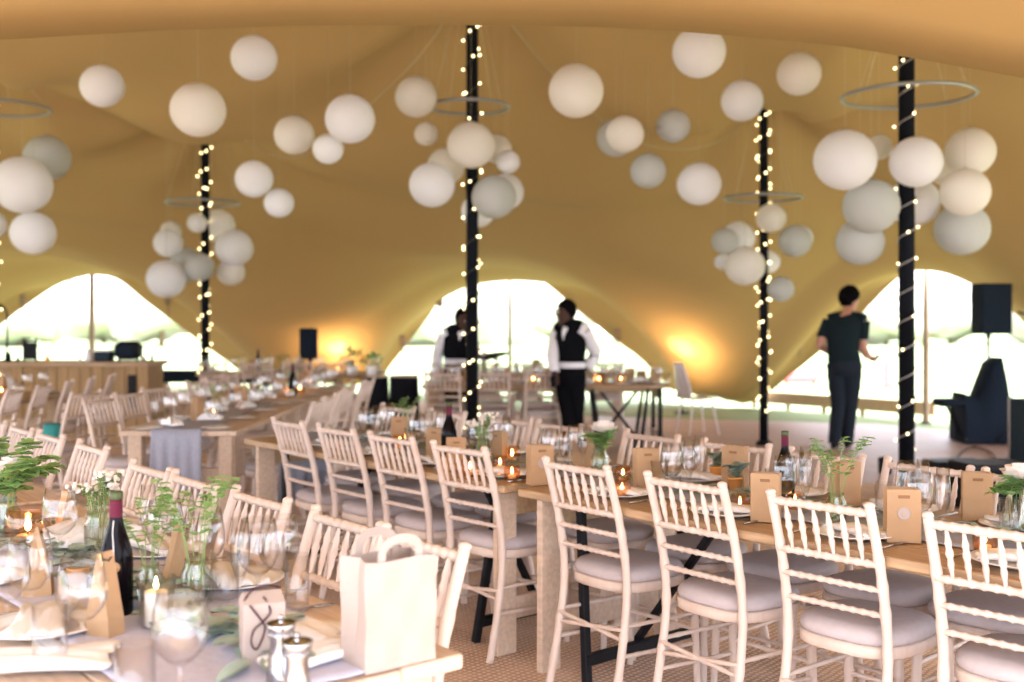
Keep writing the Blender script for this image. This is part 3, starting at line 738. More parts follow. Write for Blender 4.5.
def leaf(b, c, d, up, L, Wd):
    d = Vector(d).normalized(); s_ = d.cross(Vector(up)).normalized(); u_ = s_.cross(d); P = []
    for i in range(5):
        t = i/4; w_ = Wd*math.sin(PI*(.08+.84*t))**.8
        r = [Vector(c)+d*(L*t)+s_*(w_*k)+u_*(abs(k)*Wd*.3-.25*L*t*t) for k in (-1, 0, 1)]
        P.append(r)
    b.grid(P)
def sprig_vase(seed, h=.24, nst=7, leafm='leaf', pot='vase', spread=.09, leafs=.022, rose=0, babys=False):
    rd = random.Random(seed); e = empty('flower_jar' if pot == 'vase' else 'potted_sprig', 'x', 'flowers')
    ph = .11 if pot == 'vase' else .055; pr_ = .034 if pot == 'vase' else .028
    if pot == 'vase': MB().lathe([(0, 0), (pr_, 0), (pr_*1.05, .01), (pr_*1.05, ph*.7), (pr_*.75, ph*.85), (pr_*.78, ph), (pr_*.70, ph), (pr_*.68, ph*.85), (pr_*.97, ph*.69), (pr_*.97, .012), (0, .010)], 20).build('jar', 'vase', e)
    else: MB().lathe([(0, 0), (pr_*.8, 0), (pr_, ph), (pr_*1.08, ph), (pr_*1.08, ph+.006), (pr_*.9, ph+.006), (pr_*.85, ph-.01), (0, ph-.01)], 16).build('pot', pot, e)
    sb = MB(); lb = MB(); fb = MB()
    for k in range(nst):
        a = rd.uniform(0, 2*PI); sp = rd.uniform(.3, 1)*spread; hh = h*rd.uniform(.7, 1.05)
        p0 = Vector((.4*pr_*math.cos(a), .4*pr_*math.sin(a), .02)); p1 = Vector((.6*pr_*math.cos(a), .6*pr_*math.sin(a), ph)); p2 = Vector((sp*math.cos(a), sp*math.sin(a), hh))
        mid = (p1+p2)/2+Vector((-.01*math.cos(a), -.01*math.sin(a), .015)); pts = catmull([p0, p1, mid, p2], 5); sb.tube(pts, .0013, 5)
        q = [p for p in pts if p.z > ph*1.05][2:] if seed == 3 else [p for p in pts if p.z > ph*1.05]
        for i, p in enumerate(q):
            for r_ in range(3 if i > len(q)*.4 else 1):
                b_ = rd.uniform(0, 2*PI); dd = Vector((math.cos(b_), math.sin(b_), rd.uniform(-.1, .6)))
                if babys and i > len(q)*.5: fb.ball(p+dd*.018, rd.uniform(.004, .008), 6, 4)
                leaf(lb, p, dd, (0, 0, 1), leafs*rd.uniform(.7, 1.3)*1.25, leafs*.62)
    sb.build('stems', 'stem', e); o = lb.build('leaves', leafm, e)
    if babys and fb.v: fb.build('small_blossoms', 'petal', e)
    for k in range(rose):
        rb = MB(); c = Vector((.02*math.cos(k*2.3+seed), .02*math.sin(k*2.3+seed), ph+.075+.02*k))
        for ring, (n_p, rr, hh, tilt) in enumerate(((3, .016, .040, .2), (5, .030, .046, .55), (6, .044, .044, .95), (7, .052, .036, 1.35))):
            for q in range(n_p):
                a = 2*PI*q/n_p+ring*.5; d = Vector((math.cos(a), math.sin(a), 0)); s_ = Vector((-math.sin(a), math.cos(a), 0)); P = []
                for i in range(5):
                    t = i/4; r = []
                    for j in range(5):
                        u_ = (j-2)/2; wv = rr*.85*math.sin(PI*(.15+.6*t))
                        r.append(c+d*(rr*.25+rr*t*math.sin(tilt)*.9-(u_*u_)*rr*.25)+s_*(u_*wv)+Vector((0, 0, -.012+hh*t*math.cos(tilt*.62))))
                    P.append(r)
                rb.grid(P)
        rb.build('rose', 'petal', e)
    return e
VP = {'herb': Proto(sprig_vase(3, .29, 8, spread=.12, leafs=.017)), 'rose': Proto(sprig_vase(5, .18, 8, spread=.07, rose=1)), 'baby': Proto(sprig_vase(8, .20, 12, spread=.09, leafs=.012, babys=True)),
      'wild': Proto(sprig_vase(12, .24, 14, spread=.12, leafs=.028, rose=1)), 'pot': Proto(sprig_vase(21, .12, 7, leafm='eucalyptus', pot='orange', spread=.05, leafs=.018))}

def candle(kind='glass'):
    e = empty('candle_holder', 'x', 'candle')
    if kind == 'pillar':
        MB().lathe([(0, 0), (.033, 0), (.045, .12), (.043, .12), (.0315, .008), (0, .007)], 24).build('glass_cup', 'glass', e)
        MB().lathe([(0, .009), (.024, .009), (.025, .011), (.026, .085), (.024, .088), (.006, .083), (0, .083)], 20).build('wax', 'wax', e)
        z = .088
    else:
        MB().lathe([(0, 0), (.030, 0), (.036, .02), (.036, .05), (.032, .066), (.030, .066), (.034, .05), (.034, .02), (.028, .006), (0, .006)], 20).build('glass_cup', 'amber', e)
        MB().lathe([(0, .007), (.018, .007), (.018, .022), (0, .022)], 14).build('wax', 'wax', e)
        z = .024
    MB().tube([(0, 0, z-.006), (0, 0, z+.006)], .0012, 5).build('wick', 'cord', e)
    MB().lathe([(0, z+.003), (.004, z+.007), (.0055, z+.013), (.003, z+.024), (0, z+.034)], 10).build('flame', 'flame', e)
    return e
CP = {'pillar': Proto(candle('pillar')), 'tea': Proto(candle('tea'))}

def place_at(px, py, proto, rz=0, label=None, group=None, sc=None, z=.765):
    return proto.put(on(px, py, z), rz, label, group, sc)

# ---- settings along a table.  t list, side n of the plate centre
def setting(t, n, side, k, tname, tumb=True, hi=True, bag=None):
    z = .7625; where = 'at the %s %s place of the %s table' % (ORD[k], 'near' if side < 0 else 'far', tname)
    g = ' on the %s table' % tname
    PP.put(tn(t, n, z), jit(.3), 'white dinner plate '+where, 'plates'+g)
    PN_.put(tn(t, n, z+.006), ROT+jit(.5)+(.0 if side < 0 else PI), 'folded white napkin on the plate '+where, 'napkins'+g)
    r = ROT if side < 0 else ROT+PI
    fo = -side
    PFk.put(tn(t-.165*fo*1, n, z+.001), r, 'steel fork beside the plate '+where, 'forks'+g)
    PKn.put(tn(t+.165*fo*1, n, z+.001), r, 'steel knife beside the plate '+where, 'knives'+g)
    d = -side*.17
    w_ = PW if hi else PWl
    w_.put(tn(t+.13, n+d, z), 0, 'large wine glass '+where, 'wine glasses'+g)
    PF.put(tn(t+.20, n+d*1.15, z), 0, 'champagne flute '+where, 'flutes'+g)
    if tumb: (PT if hi else PTl).put(tn(t+.05, n+d*1.1, z), 0, 'straight water tumbler '+where, 'tumblers'+g)
for i, t in enumerate((-3.12, -2.57, -2.04, -1.50, -1.0)): setting(t, 3.18, -1, i, 'right-hand')
for i, t in enumerate((-3.2, -2.68, -2.2, -1.75)): setting(t, 3.73, 1, i, 'right-hand')
for i, t in enumerate((-5.40, -4.90, -4.40, -3.85)): setting(t, 3.18, -1, i, 'centre', hi=False)
for i, t in enumerate((-5.5, -4.95, -4.45, -3.9)): setting(t, 3.73, 1, i, 'centre', hi=False)

# ---- things on the right-hand table
place_at(785, 503, PBo, 1, 'dark wine bottle with magenta foil on the right-hand table', sc=.93)
for px, py, pr_, rz, lab in (
    (766, 521, PB, ROT+.5, 'tall kraft gift bag with handle slot left of the wine bottle'),
    (902, 541, PBs, ROT+.75, 'kraft gift bag with a round sticker on the right-hand table'),
    (846, 506, PB, ROT+1.3, 'kraft gift bag half behind the leafy jar on the right-hand table'),
    (977, 520, PB, ROT+.6, 'kraft gift bag behind the tumblers at the far right'),
    (646, 489, PB, ROT+1.1, 'kraft gift bag near the left end of the right-hand table'),
    (583, 470, PB, ROT+.8, 'kraft gift bag left of the white rose'),
    (540, 484, PBs, ROT+1.2, 'kraft gift bag at the joint of the two long tables'),
    (735, 486, PB, ROT+.3, 'short kraft bag beside the orange pot')):
    place_at(px, py, pr_, rz, lab, 'kraft gift bags on the long tables')
place_at(836, 524, VP['herb'], 0, 'jar of bright green leafy herbs on the right-hand table')
place_at(600, 476, VP['rose'], 2, 'jar with a white rose and greenery on the right-hand table', sc=1.15)
place_at(1015, 535, VP['rose'], 0, 'jar with cream rose at the right frame edge', sc=1.1)
place_at(735, 492, VP['pot'], 0, 'small orange pot with a eucalyptus sprig on the right-hand table')
place_at(716, 480, VP['pot'], 1, 'second orange pot with sprig further back on the right-hand table')
for px, py, lab in ((623, 482, 'tealight glowing in amber glass behind the first right-hand chair'), (622, 497, 'low amber tealight nearer the edge left on the right-hand table'), (795, 510, 'amber tealight right of the wine bottle'), (740, 512, 'amber tealight left of the tall kraft bag'), (500, 470, 'glowing amber tealight on the centre table end'), (512, 480, 'small amber tealight at the joint of the long tables'), (985, 552, 'amber tealight by the far right kraft bag')):
    place_at(px, py, CP['tea'], 0, lab, 'tealights on the long tables')
# centre table
place_at(449, 463, PBo, 2, 'dark wine bottle standing on the centre table')
for px, py, rz, lab in ((436, 458, .4, 'kraft gift bag left of the bottle on the centre table'), (456, 470, 1.0, 'kraft gift bag in front of the bottle on the centre table'), (399, 444, .9, 'kraft gift bag near the left end of the centre table'), (498, 462, .2, 'kraft gift bag right of the centre pole')):
    place_at(px, py, PB, ROT+rz, lab, 'kraft gift bags on the long tables', sc=.9)
place_at(482, 466, VP['baby'], 0, 'jar of tiny white blossoms in front of the centre pole', sc=1.2)
place_at(407, 437, VP['herb'], 1, 'small jar of dark greenery at the left end of the centre table', sc=.8)
for px, py, lab in ((400, 449, 'amber tealight glowing near the left end of the centre table'), (470, 476, 'amber tealight in front of the fourth near chair'), (512, 462, 'amber tealight behind the fourth near chair')):
    place_at(px, py, CP['tea'], 0, lab, 'tealights on the centre table', sc=1.15)
# eucalyptus garlands
def garland(label, t0, t1, n0, seed, dens=70, sc=1):
    rd = random.Random(seed); b = MB(); sb = MB(); pts = []
    for i in range(30):
        t = t0+(t1-t0)*i/29; pts.append(tn(t, n0+.035*math.sin(i*.8)+rd.uniform(-.01, .01), .778+.006*math.sin(i)))
    sb.tube(pts, .0025, 5)
    L = abs(t1-t0); nl = int(dens*L)
    for k in range(nl):
        f_ = rd.random()*(len(pts)-1); i = int(f_); p = pts[i].lerp(pts[min(i+1, len(pts)-1)], f_-i)
        a = rd.uniform(0, 2*PI); off = Vector((math.cos(a), math.sin(a), 0))*rd.uniform(0, .05)
        leaf(b, p+off+Vector((0, 0, rd.uniform(0, .03))), (math.cos(a), math.sin(a), rd.uniform(.0, .5)), (0, 0, 1), rd.uniform(.035, .06)*sc, rd.uniform(.011, .017)*sc)
    e = empty('leaf_garland', label, 'garland'); sb.build('stem', 'stem', e); b.build('leaves', 'eucalyptus', e); return e
garland('eucalyptus garland lying along the right-hand table', -3.4, -1.0, 3.45, 1)
garland('eucalyptus garland lying along the centre table', -5.9, -3.75, 3.45, 2)
garland('eucalyptus garland curling round the kraft box on the foreground table', -3.9, -2.05, 1.08, 3, 130, 1.55)

# ---- foreground left table
Z = .768
place_at(116, 616, PBo, 0, 'dark red wine bottle with magenta foil on the foreground table', sc=1.0)
bt = [o for o in bpy.data.objects if o.get('label', '').startswith('dark red wine bottle')][0]
tg = MB().lathe([(0, 0), (.013, 0), (.013, .0015), (0, .0015)], 20).build('neck_tag', 'kraft', bt); tg.location = (.010, -.0385, .125); tg.rotation_euler = (PI/2+.15, 0, .2)
MB().tube(catmull([Vector(v) for v in ((.010, -.040, .137), (.006, -.034, .17), (.0, -.022, .205), (0, -.016, .232))], 5), .0012, 5).build('tag_string', 'linen', bt)
def fg(px, py, proto, label, rz=0, sc=None, z=.7665, group=None):
    if proto is PW: sc = (1.14, 1.14, 1.0)
    return proto.put(on(px, py, z), rz, label, group, sc)
G = 'stemware on the foreground table'
fg(82, 656, PW, 'big wine glass in front of the leaning kraft bag', group=G)
fg(180, 703, PW, 'nearest wine glass at bottom centre left, in front of the candle', sc=1.03, group=G)
fg(6, 634, PW, 'wine glass cut by the left frame edge', group=G)
fg(30, 622, PW, 'wine glass behind the one at the left frame edge', group=G, sc=.95)
fg(258, 604, PW, 'wine glass behind the kraft box with cord', group=G)
fg(279, 600, PW, 'wine glass left of the straight tumbler by the chair back', group=G)
fg(240, 612, PF, 'champagne flute left of the glasses behind the kraft box', group=G)
fg(205, 590, PW, 'wine glass right behind the leafy sprigs', group=G)
fg(165, 577, PW, 'wine glass in front of the second chair of the left row', group=G)
fg(186, 572, PF, 'flute in front of the second chair of the left row', group=G)
fg(148, 563, PF, 'flute just right of the dark wine bottle', group=G)
fg(60, 560, PW, 'wine glass behind the gable kraft bag', group=G)
G2 = 'tumblers on the foreground table'
fg(50, 667, PT, 'water tumbler at bottom left beside the big wine glass', group=G2)
fg(135, 716, PT, 'nearest water tumbler at the bottom edge', group=G2)
fg(297, 610, PT, 'tall tumbler between the glasses and the paper bag', group=G2, sc=(.85, .85, 1.05))
fg(97, 570, PT, 'tumbler left of the wine bottle neck', group=G2)
fg(225, 602, PT, 'tumbler on the far plate side of the foreground table', group=G2)
fg(38, 596, PG, 'small gable-topped kraft bag at far left of the foreground table', .25)
fg(105, 636, PG, 'gable-topped kraft bag leaning against the dark wine bottle', -.5, sc=1.05)
fg(178, 592, PG, 'orange-toned kraft bag among the leafy sprigs', .6)
fg(66, 545, PG, 'gable-topped kraft bag behind the white napkin', .9, sc=.95)
fg(156, 629, CP['pillar'], 'white pillar candle burning in a clear glass')
fg(28, 548, CP['tea'], 'candle burning in a copper-toned jar at the left', sc=1.9)
fg(6, 540, VP['wild'], 'jar of white rose and lush greenery at the left frame edge', sc=1.25)
fg(97, 552, VP['baby'], 'jar of tiny white blossoms behind the wine bottle', sc=1.15)
fg(196, 604, VP['herb'], 'jar of tall pale green sprigs on the foreground table', sc=1.05)
fg(150, 600, VP['herb'], 'second jar of green sprigs left of the tall one', 2, sc=.85)
fg(78, 590, VP['pot'], 'small pot with green sprig between the kraft bags')
# plates, napkins, cutlery along the far side and at the near corner
for i, (t, n) in enumerate(((-2.2, 1.33), (-2.75, 1.33), (-3.25, 1.33), (-3.75, 1.33), (-2.62, .80), (-3.2, .79), (-3.8, .79))):
    lab = 'the %s place setting of the foreground table' % (('far side ' if n > 1 else 'near side ')+ORD[i if n > 1 else i-4])
    z = .763
    if i != 0:
        PP.put(tn(t, n, z), 0, 'white plate at '+lab, 'plates on the foreground table')
    PN_.put(tn(t-.02, n-(.12 if i == 0 else 0), z+(.006 if i else 0)), ROT+jit(.6), 'white napkin at '+lab, 'napkins on the foreground table', sc=(1.25, 1.3, 1.2))
    PKn.put(tn(t+.19, n, z+.001), ROT+jit(.1), 'steel knife at '+lab, 'knives on the foreground table')
    PFk.put(tn(t-.19, n, z+.001), ROT+jit(.1), 'steel fork at '+lab, 'forks on the foreground table')
fg(85, 548, PN_, 'tall folded white napkin behind the bottle', 1.0, sc=(1.3, 2.0, 2.4))
fg(25, 668, PN_, 'crumpled white napkin at the bottom left corner', .2, sc=(1.5, 1.6, .9))
fg(325, 660, PN_, 'white napkin lying left of the pale paper bag', .8, sc=(1.2, 1.2, 1.0))
# kraft box with dark cord
p = on(262, 660, .7665); e = empty('kraft_favour_bag', 'pale kraft bag tied with dark looped cord on the foreground table', 'paper bag', p, ROT+1.25)
b = MB(); w_, d_, h_ = .085, .065, .125
vs = [Vector((x, y, z)) for z, q in ((0, 1), (h_, 1)) for x, y in ((-w_/2, -d_/2), (w_/2, -d_/2), (w_/2, d_/2), (-w_/2, d_/2))]
vs += [Vector((-w_/2*.92, 0, h_+.02)), Vector((w_/2*.92, 0, h_+.02))]
b._add(vs, [(3, 2, 1, 0), (0, 1, 5, 4), (2, 3, 7, 6), (1, 2, 6, 9, 5), (3, 0, 4, 8, 7), (4, 5, 9, 8), (6, 7, 8, 9)], False).build('bag_body', 'palekraft', e)
MB().tube(catmull([Vector(v) for v in ((-.03, -.036, h_), (-.012, -.038, .10), (.0, -.038, .08), (-.006, -.04, .055), (-.018, -.04, .035), (-.028, -.04, .05), (-.022, -.039, .075), (-.004, -.038, .09), (.012, -.037, .11), (.0, -.02, h_+.012))], 6), .0022, 6).build('cord_loop', 'cord', e)
MB().tube(catmull([Vector(v) for v in ((-.04, -.02, h_+.006), (-.02, -.01, h_+.026), (.01, 0, h_+.030), (.04, .01, h_+.02))], 6), .0022, 6).build('cord_loop', 'cord', e)
# two chrome mills
def mill(loc, label):
    e = empty('pepper_mill', label, 'mill', loc)
    MB().lathe([(0, 0), (.027, 0), (.029, .006), (.027, .03), (.022, .06), (.021, .085), (.026, .098), (.026, .102), (0, .102)], 24).build('mill_body', 'chrome', e)
    MB().lathe([(.024, .102), (.027, .108), (.029, .118), (.0275, .120), (.018, .112), (0, .108)], 24).build('crank_cup', 'chrome', e)
    MB().tube([(0, 0, .108), (0, 0, .128)], .004, 8).ball((0, 0, .130), .006, 8, 6).build('knob', 'chrome', e)
mill(on(297, 706, .7665), 'front chrome salt and pepper mill beside the kraft bag')
mill(on(281, 684, .7665), 'rear chrome mill half hidden behind the front one')
# big pale paper bag
BR = math.radians(40); p = on(366, 676, .7635)+N*.0875-U*.05
e = empty('paper_carrier_bag', 'large pale paper carrier bag standing at the corner of the foreground table', 'paper bag', p, BR)
bw, bd, bh = .172, .095, .222; b = MB(); rows = []
ring = [(-bw/2, -bd/2), (-bw/4, -bd/2), (0, -bd/2), (bw/4, -bd/2), (bw/2, -bd/2), (bw/2, 0), (bw/2, bd/2), (bw/4, bd/2), (0, bd/2), (-bw/4, bd/2), (-bw/2, bd/2), (-bw/2, 0)]
for k in range(13):
    z = bh*k/12; r = []
    for (x, y) in ring+[ring[0]]:
        q = 1+.03*math.sin(k*.6)*(abs(x) < bw/2); pin = .02*(k/12) if y == 0 else 0
        r.append(Vector((x*(1+.03*k/12)-math.copysign(pin, x)*(1 if y == 0 else 0), y*q+.0025*math.sin(x*70+k*.8), z+(.004*math.sin(x*60) if k == 12 else 0))))
    rows.append(r)
b.grid(rows, False); b._add([Vector((x, y, .001)) for x, y in ring], [tuple(range(11, -1, -1))], False)
o = b.build('bag_body', 'palekraft', e); md = o.modifiers.new('s', 'SOLIDIFY'); md.thickness = .0015; md.offset = -1
for sy in (-1, 1):
    hp = []
    y = sy*(bd/2-.004)
    for i in range(17):
        a = PI*i/16; hp.append(Vector((-.046*math.cos(a), y+sy*.004*math.sin(a), bh+.005+.038*math.sin(a)**.7)))
    hp = [Vector((-.046, y, bh-.06))]+hp+[Vector((.046, y, bh-.06))]
    hb = MB(); rr = []
    for q in hp: rr.append(q)
    P = []
    for i, q in enumerate(rr):
        t_ = (rr[min(i+1, len(rr)-1)]-rr[max(i-1, 0)]).normalized(); nn = Vector((-t_.z, 0, t_.x)); P.append([q-nn*.009, q+nn*.009])
    hb.grid(P, False); o = hb.build('handle', 'palekraft', e); md = o.modifiers.new('s', 'SOLIDIFY'); md.thickness = .002; md.offset = 0

# ------------------------------------------------------------------ blurred tables behind
def dress(cx, cy, L, Wd, along_y, tname, n, seed, tea=3, bottles=1, plates=True):
    rd = random.Random(seed)
    def q(a, b): return Vector((cx+b, cy+a, .7625)) if along_y else Vector((cx+a, cy+b, .7625))
    cells = [(-L/2+.12+(L-.24)*i/(n-1), s_*Wd*.26) for i in range(n) for s_ in (-1, 1)]
    for i, (a, b) in enumerate(cells):
        a += rd.uniform(-.03, .03)
        (PWl if i % 3 else PF).put(q(a, b+rd.uniform(-.03, .03)), 0, ('stemmed glass' if i % 3 else 'champagne flute')+' among the blurred settings on the '+tname, 'glasses on the '+tname)
        if i % 2 == 0: PTl.put(q(a+.09, b*.75), 0, 'water tumbler among the blurred settings on the '+tname, 'tumblers on the '+tname)
        if plates and i % 4 < 2: PP.put(q(a, math.copysign(Wd*.5-.15, b)*.98), 0, 'white plate on the '+tname, 'plates on the '+tname, sc=.75)
        if i % 3 == 0: PN_.put(q(a+.02, b*.35), rd.uniform(0, 3), 'white napkin on the '+tname, 'napkins on the '+tname, sc=(.7, .8, 2.2))
    for k in range(tea): CP['tea'].put(q(-L*.35+L*.7*(k+.5)/tea+.03, .02), 0, 'glowing tealight on the '+tname, 'tealights on the '+tname, sc=1.3)
    for k in range(bottles): PBo.put(q(-L*.2+.5*k, .05), 0, 'dark wine bottle on the '+tname, 'wine bottles on the '+tname)
    for k in range(3): PB.put(q(-L*.4+L*.8*(k+.5)/3+.12, -.06), rd.uniform(0, 3), 'kraft gift bag on the '+tname, 'kraft gift bags on the '+tname)
    VP['herb'].put(q(-.15, -.02), 1, 'jar of greenery on the '+tname, 'jars on the '+tname, sc=.8)
dress(-2.13, 8.15, 2.3, .76, True, 'chunky pale table with the grey-blue runner', 7, 1, 2, 0)
dress(-2.05, 10.5, 2.3, .76, True, 'pale table behind the runner table', 7, 2, 3, 1)
dress(-4.75, 9.6, 2.4, .76, True, 'wooden table in front of the bar', 7, 3, 3, 1)
dress(-.17, 12.1, 1.6, .76, False, 'wooden table behind the centre pole', 7, 4, 3, 0)
dress(1.17, 12.1, 1.04, .76, False, 'dark-legged table behind the waiter', 5, 5, 3, 0)
dress(.2, 14.6, 2.6, .76, False, 'far table under the central arch', 7, 6, 2, 0)
dress(-2.9, 14.6, 2.4, .76, False, 'far table left of the draped plinths', 7, 7, 3, 1)
dress(T2.x, T2.y, .3, .3, True, 'left edge table', 3, 8, 1, 0, False)
# chairs round them
for i in range(4): FARC.put((-1.60, 7.45+.5*i, 0), PI/2+jit(.1), '%s chair from the near end on the right side of the runner table' % ORD[i], 'chairs right of the runner table')
for i in range(2): FARC.put((-1.58, 9.55+.5*i, 0), PI/2+jit(.1), '%s chair from the near end, right side of the table behind the runner table' % ORD[i], 'chairs right of the second pale table')
for i in range(3): FARC.put((-2.62, 7.65+.6*i, 0), -PI/2-.25+jit(.05), '%s chair from the near end on the left side of the runner table' % ORD[i], 'chairs left of the runner table')
for i in range(3): FARC.put((-2.55, 9.8+.6*i, 0), -PI/2-.1+jit(.05), '%s chair from the near end, left side of the table behind the runner table' % ORD[i], 'chairs left of the second pale table')
for i in range(5): FARC.put((-4.18, 8.6+.52*i, 0), PI/2+.15+jit(.1), '%s chair from the near end along the right side of the table by the bar' % ORD[i], 'chairs right of the bar-side table')
for i in range(3): TINY.put((-.7+.5*i, 11.66, 0), jit(.1), 'near-side chair %s from left at the table behind the centre pole' % ORD[i], 'chairs at the tables behind the centre pole')
for i in range(3): TINY.put((-.7+.5*i, 12.55, 0), PI+jit(.1), 'far-side chair %s from left at the table behind the centre pole' % ORD[i], 'chairs at the tables behind the centre pole')
for i in range(5): TINY.put((-.85+.52*i, 14.15, 0), jit(.1), '%s chair from the left at the far table under the central arch' % ORD[i], 'chairs at the far table')
for i in range(4): TINY.put((-3.75+.52*i, 14.15, 0), jit(.1), '%s chair from the left at the far table by the draped plinths' % ORD[i], 'chairs at the far left table')

# teal cloth bag on a chair at the left
p = at(52, 425, 8.4); o = MB().lathe([(0, 0), (.07, .0), (.085, .05), (.08, .14), (.06, .16), (.05, .15), (0, .14)], 14, sq=(1, .7)).build('teal_bag', 'teal'); 
o.location = (-3.5, 8.4, .515); tag(o, 'small teal cloth bag resting on a chair seat by the bar', 'bag')
TINY.put((-3.5, 8.4, 0), PI/2-.25, 'lone chair carrying the teal bag at the left', 'chairs right of the bar-side table')

# ------------------------------------------------------------------ bar
e = empty('bar_counter', 'long rough-sawn wooden bar counter at the left', 'bar', (0, 13.1, 0))
x0, x1 = -7.6, -4.34
MB().box(((x0+x1)/2, .3, .93), (x1-x0+.08, .72, .05), bev=.008).build('counter_top', 'wood', e)
b = MB(); nb = 24
for i in range(nb):
    x = x0+(x1-x0)*(i+.5)/nb; b.box((x, .03+.004*math.sin(i*2), .45), ((x1-x0)/nb-.006, .03, .905), bev=.004)
b.build('front_boards', 'barwood', e)
MB().box((x1-.015, .32, .45), (.03, .55, .90), bev=.004).build('end_panel', 'barwood', e)
MB().box((x0+.015, .32, .45), (.03, .55, .90), bev=.004).build('end_panel', 'barwood', e)
MB().box((x1-.19, .008, .60), (.10, .012, .40), bev=.004).build('menu_board', 'black', e)
def ob(name, mb, m, label, cat, loc): o = mb.build(name, m); o.location = loc; return tag(o, label, cat)
BT = .957
p = at(30, 362, 13.3); e = empty('chalkboard_stand', 'small black framed stand on the left of the bar', 'sign', (p.x, 13.3, BT))
MB().box((-.075, 0, .14), (.018, .03, .28), bev=.003).box((.075, 0, .14), (.018, .03, .28), bev=.003).box((0, 0, .245), (.13, .02, .02), bev=.003).build('frame', 'black', e)
MB().box((0, 0, .125), (.13, .015, .21), bev=.003).build('board', 'black', e)
p = at(127, 362, 13.3); e = empty('coffee_machine', 'dark boxy appliance with rounded corners on the bar', 'appliance', (p.x, 13.35, BT))
MB().box((0, 0, .13), (.30, .26, .22), bev=.05).build('housing', 'black', e); MB().box((0, -.132, .13), (.2, .008, .14), bev=.004).build('front_panel', 'navycloth', e)
for sx in (-1, 1): MB().lathe([(0, 0), (.018, 0), (.018, .03), (0, .03)], 10, c=(sx*.11, 0, 0)).build('foot', 'black', e)
p = at(101, 362, 13.2); e = empty('storage_tub', 'blue-grey plastic tub on the bar beside the dark appliance', 'tub', (p.x, 13.3, BT))
MB().box((0, 0, .06), (.2, .2, .12), bev=.02).build('tub', 'greybox', e); MB().box((0, 0, .13), (.22, .22, .02), bev=.006).build('lid', 'white', e)
for px, r, h, m, lab in ((47, .02, .08, 'orange', 'small amber jar on the bar beside the black stand'), (80, .016, .11, 'white', 'slim white bottle on the bar'), (143, .03, .07, 'palekraft', 'tan paper cup on the bar right end'), (88, .03, .15, 'white', 'white jug on the bar in front of the timber pole'), (18, .02, .06, 'black', 'little black pot on the bar'), (8, .035, .12, 'black', 'dark pitcher on the left end of the bar'), (152, .018, .1, 'greybox', 'bluish cup at the right corner of the bar')):
    p = at(px, 362, 13.15); ob('bar_container', MB().lathe([(0, 0), (r, 0), (r*1.08, h*.6), (r*.7, h*.8), (r*.75, h), (r*.6, h), (r*.55, h*.8), (0, h*.75)], 14), m, lab, 'container', (p.x, 13.15, BT))
# tap / lamp at left edge
p = at(4, 362, 13.3); e = empty('bar_lamp', 'thin curved bar lamp at the left frame edge', 'lamp', (p.x, 13.35, BT))
MB().tube(catmull([Vector(v) for v in ((0, 0, 0), (0.02, 0, .4), (0, 0, .62), (-.1, 0, .70))], 6), .012, 6).build('stem', 'black', e)
MB().lathe([(0, .06), (.03, .05), (.06, 0), (.05, 0), (.02, .04)], 12, c=(-.1, 0, .64)).build('shade', 'black', e); MB().lathe([(0, 0), (.06, 0), (.06, .015), (0, .015)], 12).build('base', 'black', e)

# dark folded tables outside right of the bar
for (xa, xb, yt, Y, lab) in ((160, 224, 371, 17.0, 'dark cloth-covered counter outside behind the left rear pole'), (231, 256, 373, 18.0, 'short dark counter outside right of the left rear pole')):
    a = at(xa, yt, Y); b_ = at(xb, yt, Y); e = empty('outdoor_counter', lab, 'counter', ((a.x+b_.x)/2, Y, -.02)); L = b_.x-a.x; h = a.z+.02
    MB().box((0, 0, h-.08), (L, .5, .17), bev=.01).build('top_cover', 'navycloth', e)
    for sx in (-1, 1): MB().box((sx*(L/2-.05), 0, (h-.16)/2), (.05, .4, h-.16), bev=.005).build('leg', 'palewood', e)

# ------------------------------------------------------------------ speakers
def speaker(loc, rz, w_, d_, h_, label, m='black', stand=True, zs=0):
    e = empty('loudspeaker', label, 'speaker', loc, rz)
    b = MB(); x, y = w_/2, d_/2
    pr2 = [(-x, -y), (x, -y), (x*.62, y), (-x*.62, y)]
    vs = [Vector((a, b_, 0)) for a, b_ in pr2]+[Vector((a, b_, h_)) for a, b_ in pr2]
    b._add(vs, [(3, 2, 1, 0), (4, 5, 6, 7), (0, 1, 5, 4), (1, 2, 6, 5), (2, 3, 7, 6), (3, 0, 4, 7)], False)
    o = b.build('cabinet', m, e); md = o.modifiers.new('b', 'BEVEL'); md.width = .015; md.segments = 2
    MB().box((0, -y-.006, h_*.5), (w_*.9, .012, h_*.92), bev=.005).build('grille', 'navycloth', e)
    MB().lathe([(.03, -.05), (.03, 0), (0, 0)], 12).build('pole_socket', 'black', e)
    st_ = empty('speaker_stand', 'tripod stand under the '+label, 'stand', (loc[0], loc[1], 0), rz)
    H = loc[2]
    MB().tube([(0, 0, .12), (0, 0, H-.05)], .0175, 10).build('pole', 'steel' if m == 'navycloth' else 'black', st_)
    MB().lathe([(.03, .42), (.035, .44), (.035, .50), (.03, .52)], 10).build('collar', 'black', st_)
    for k in range(3):
        a = 2*PI*k/3+.5; MB().tube([(.03*math.cos(a), .03*math.sin(a), .45), (.42*math.cos(a), .42*math.sin(a), .012)], .012, 8).build('leg', 'black', st_)
p = at(990, 334, 13.55); speaker((p.x-.02, 13.55, p.z), .15, .42, .36, .62, 'large dark loudspeaker on a pole at the right', 'navycloth')
p = at(310, 359, 16.5); speaker((p.x, 16.5, p.z), 0, .28, .26, .46, 'black loudspeaker on a stand left of the centre')
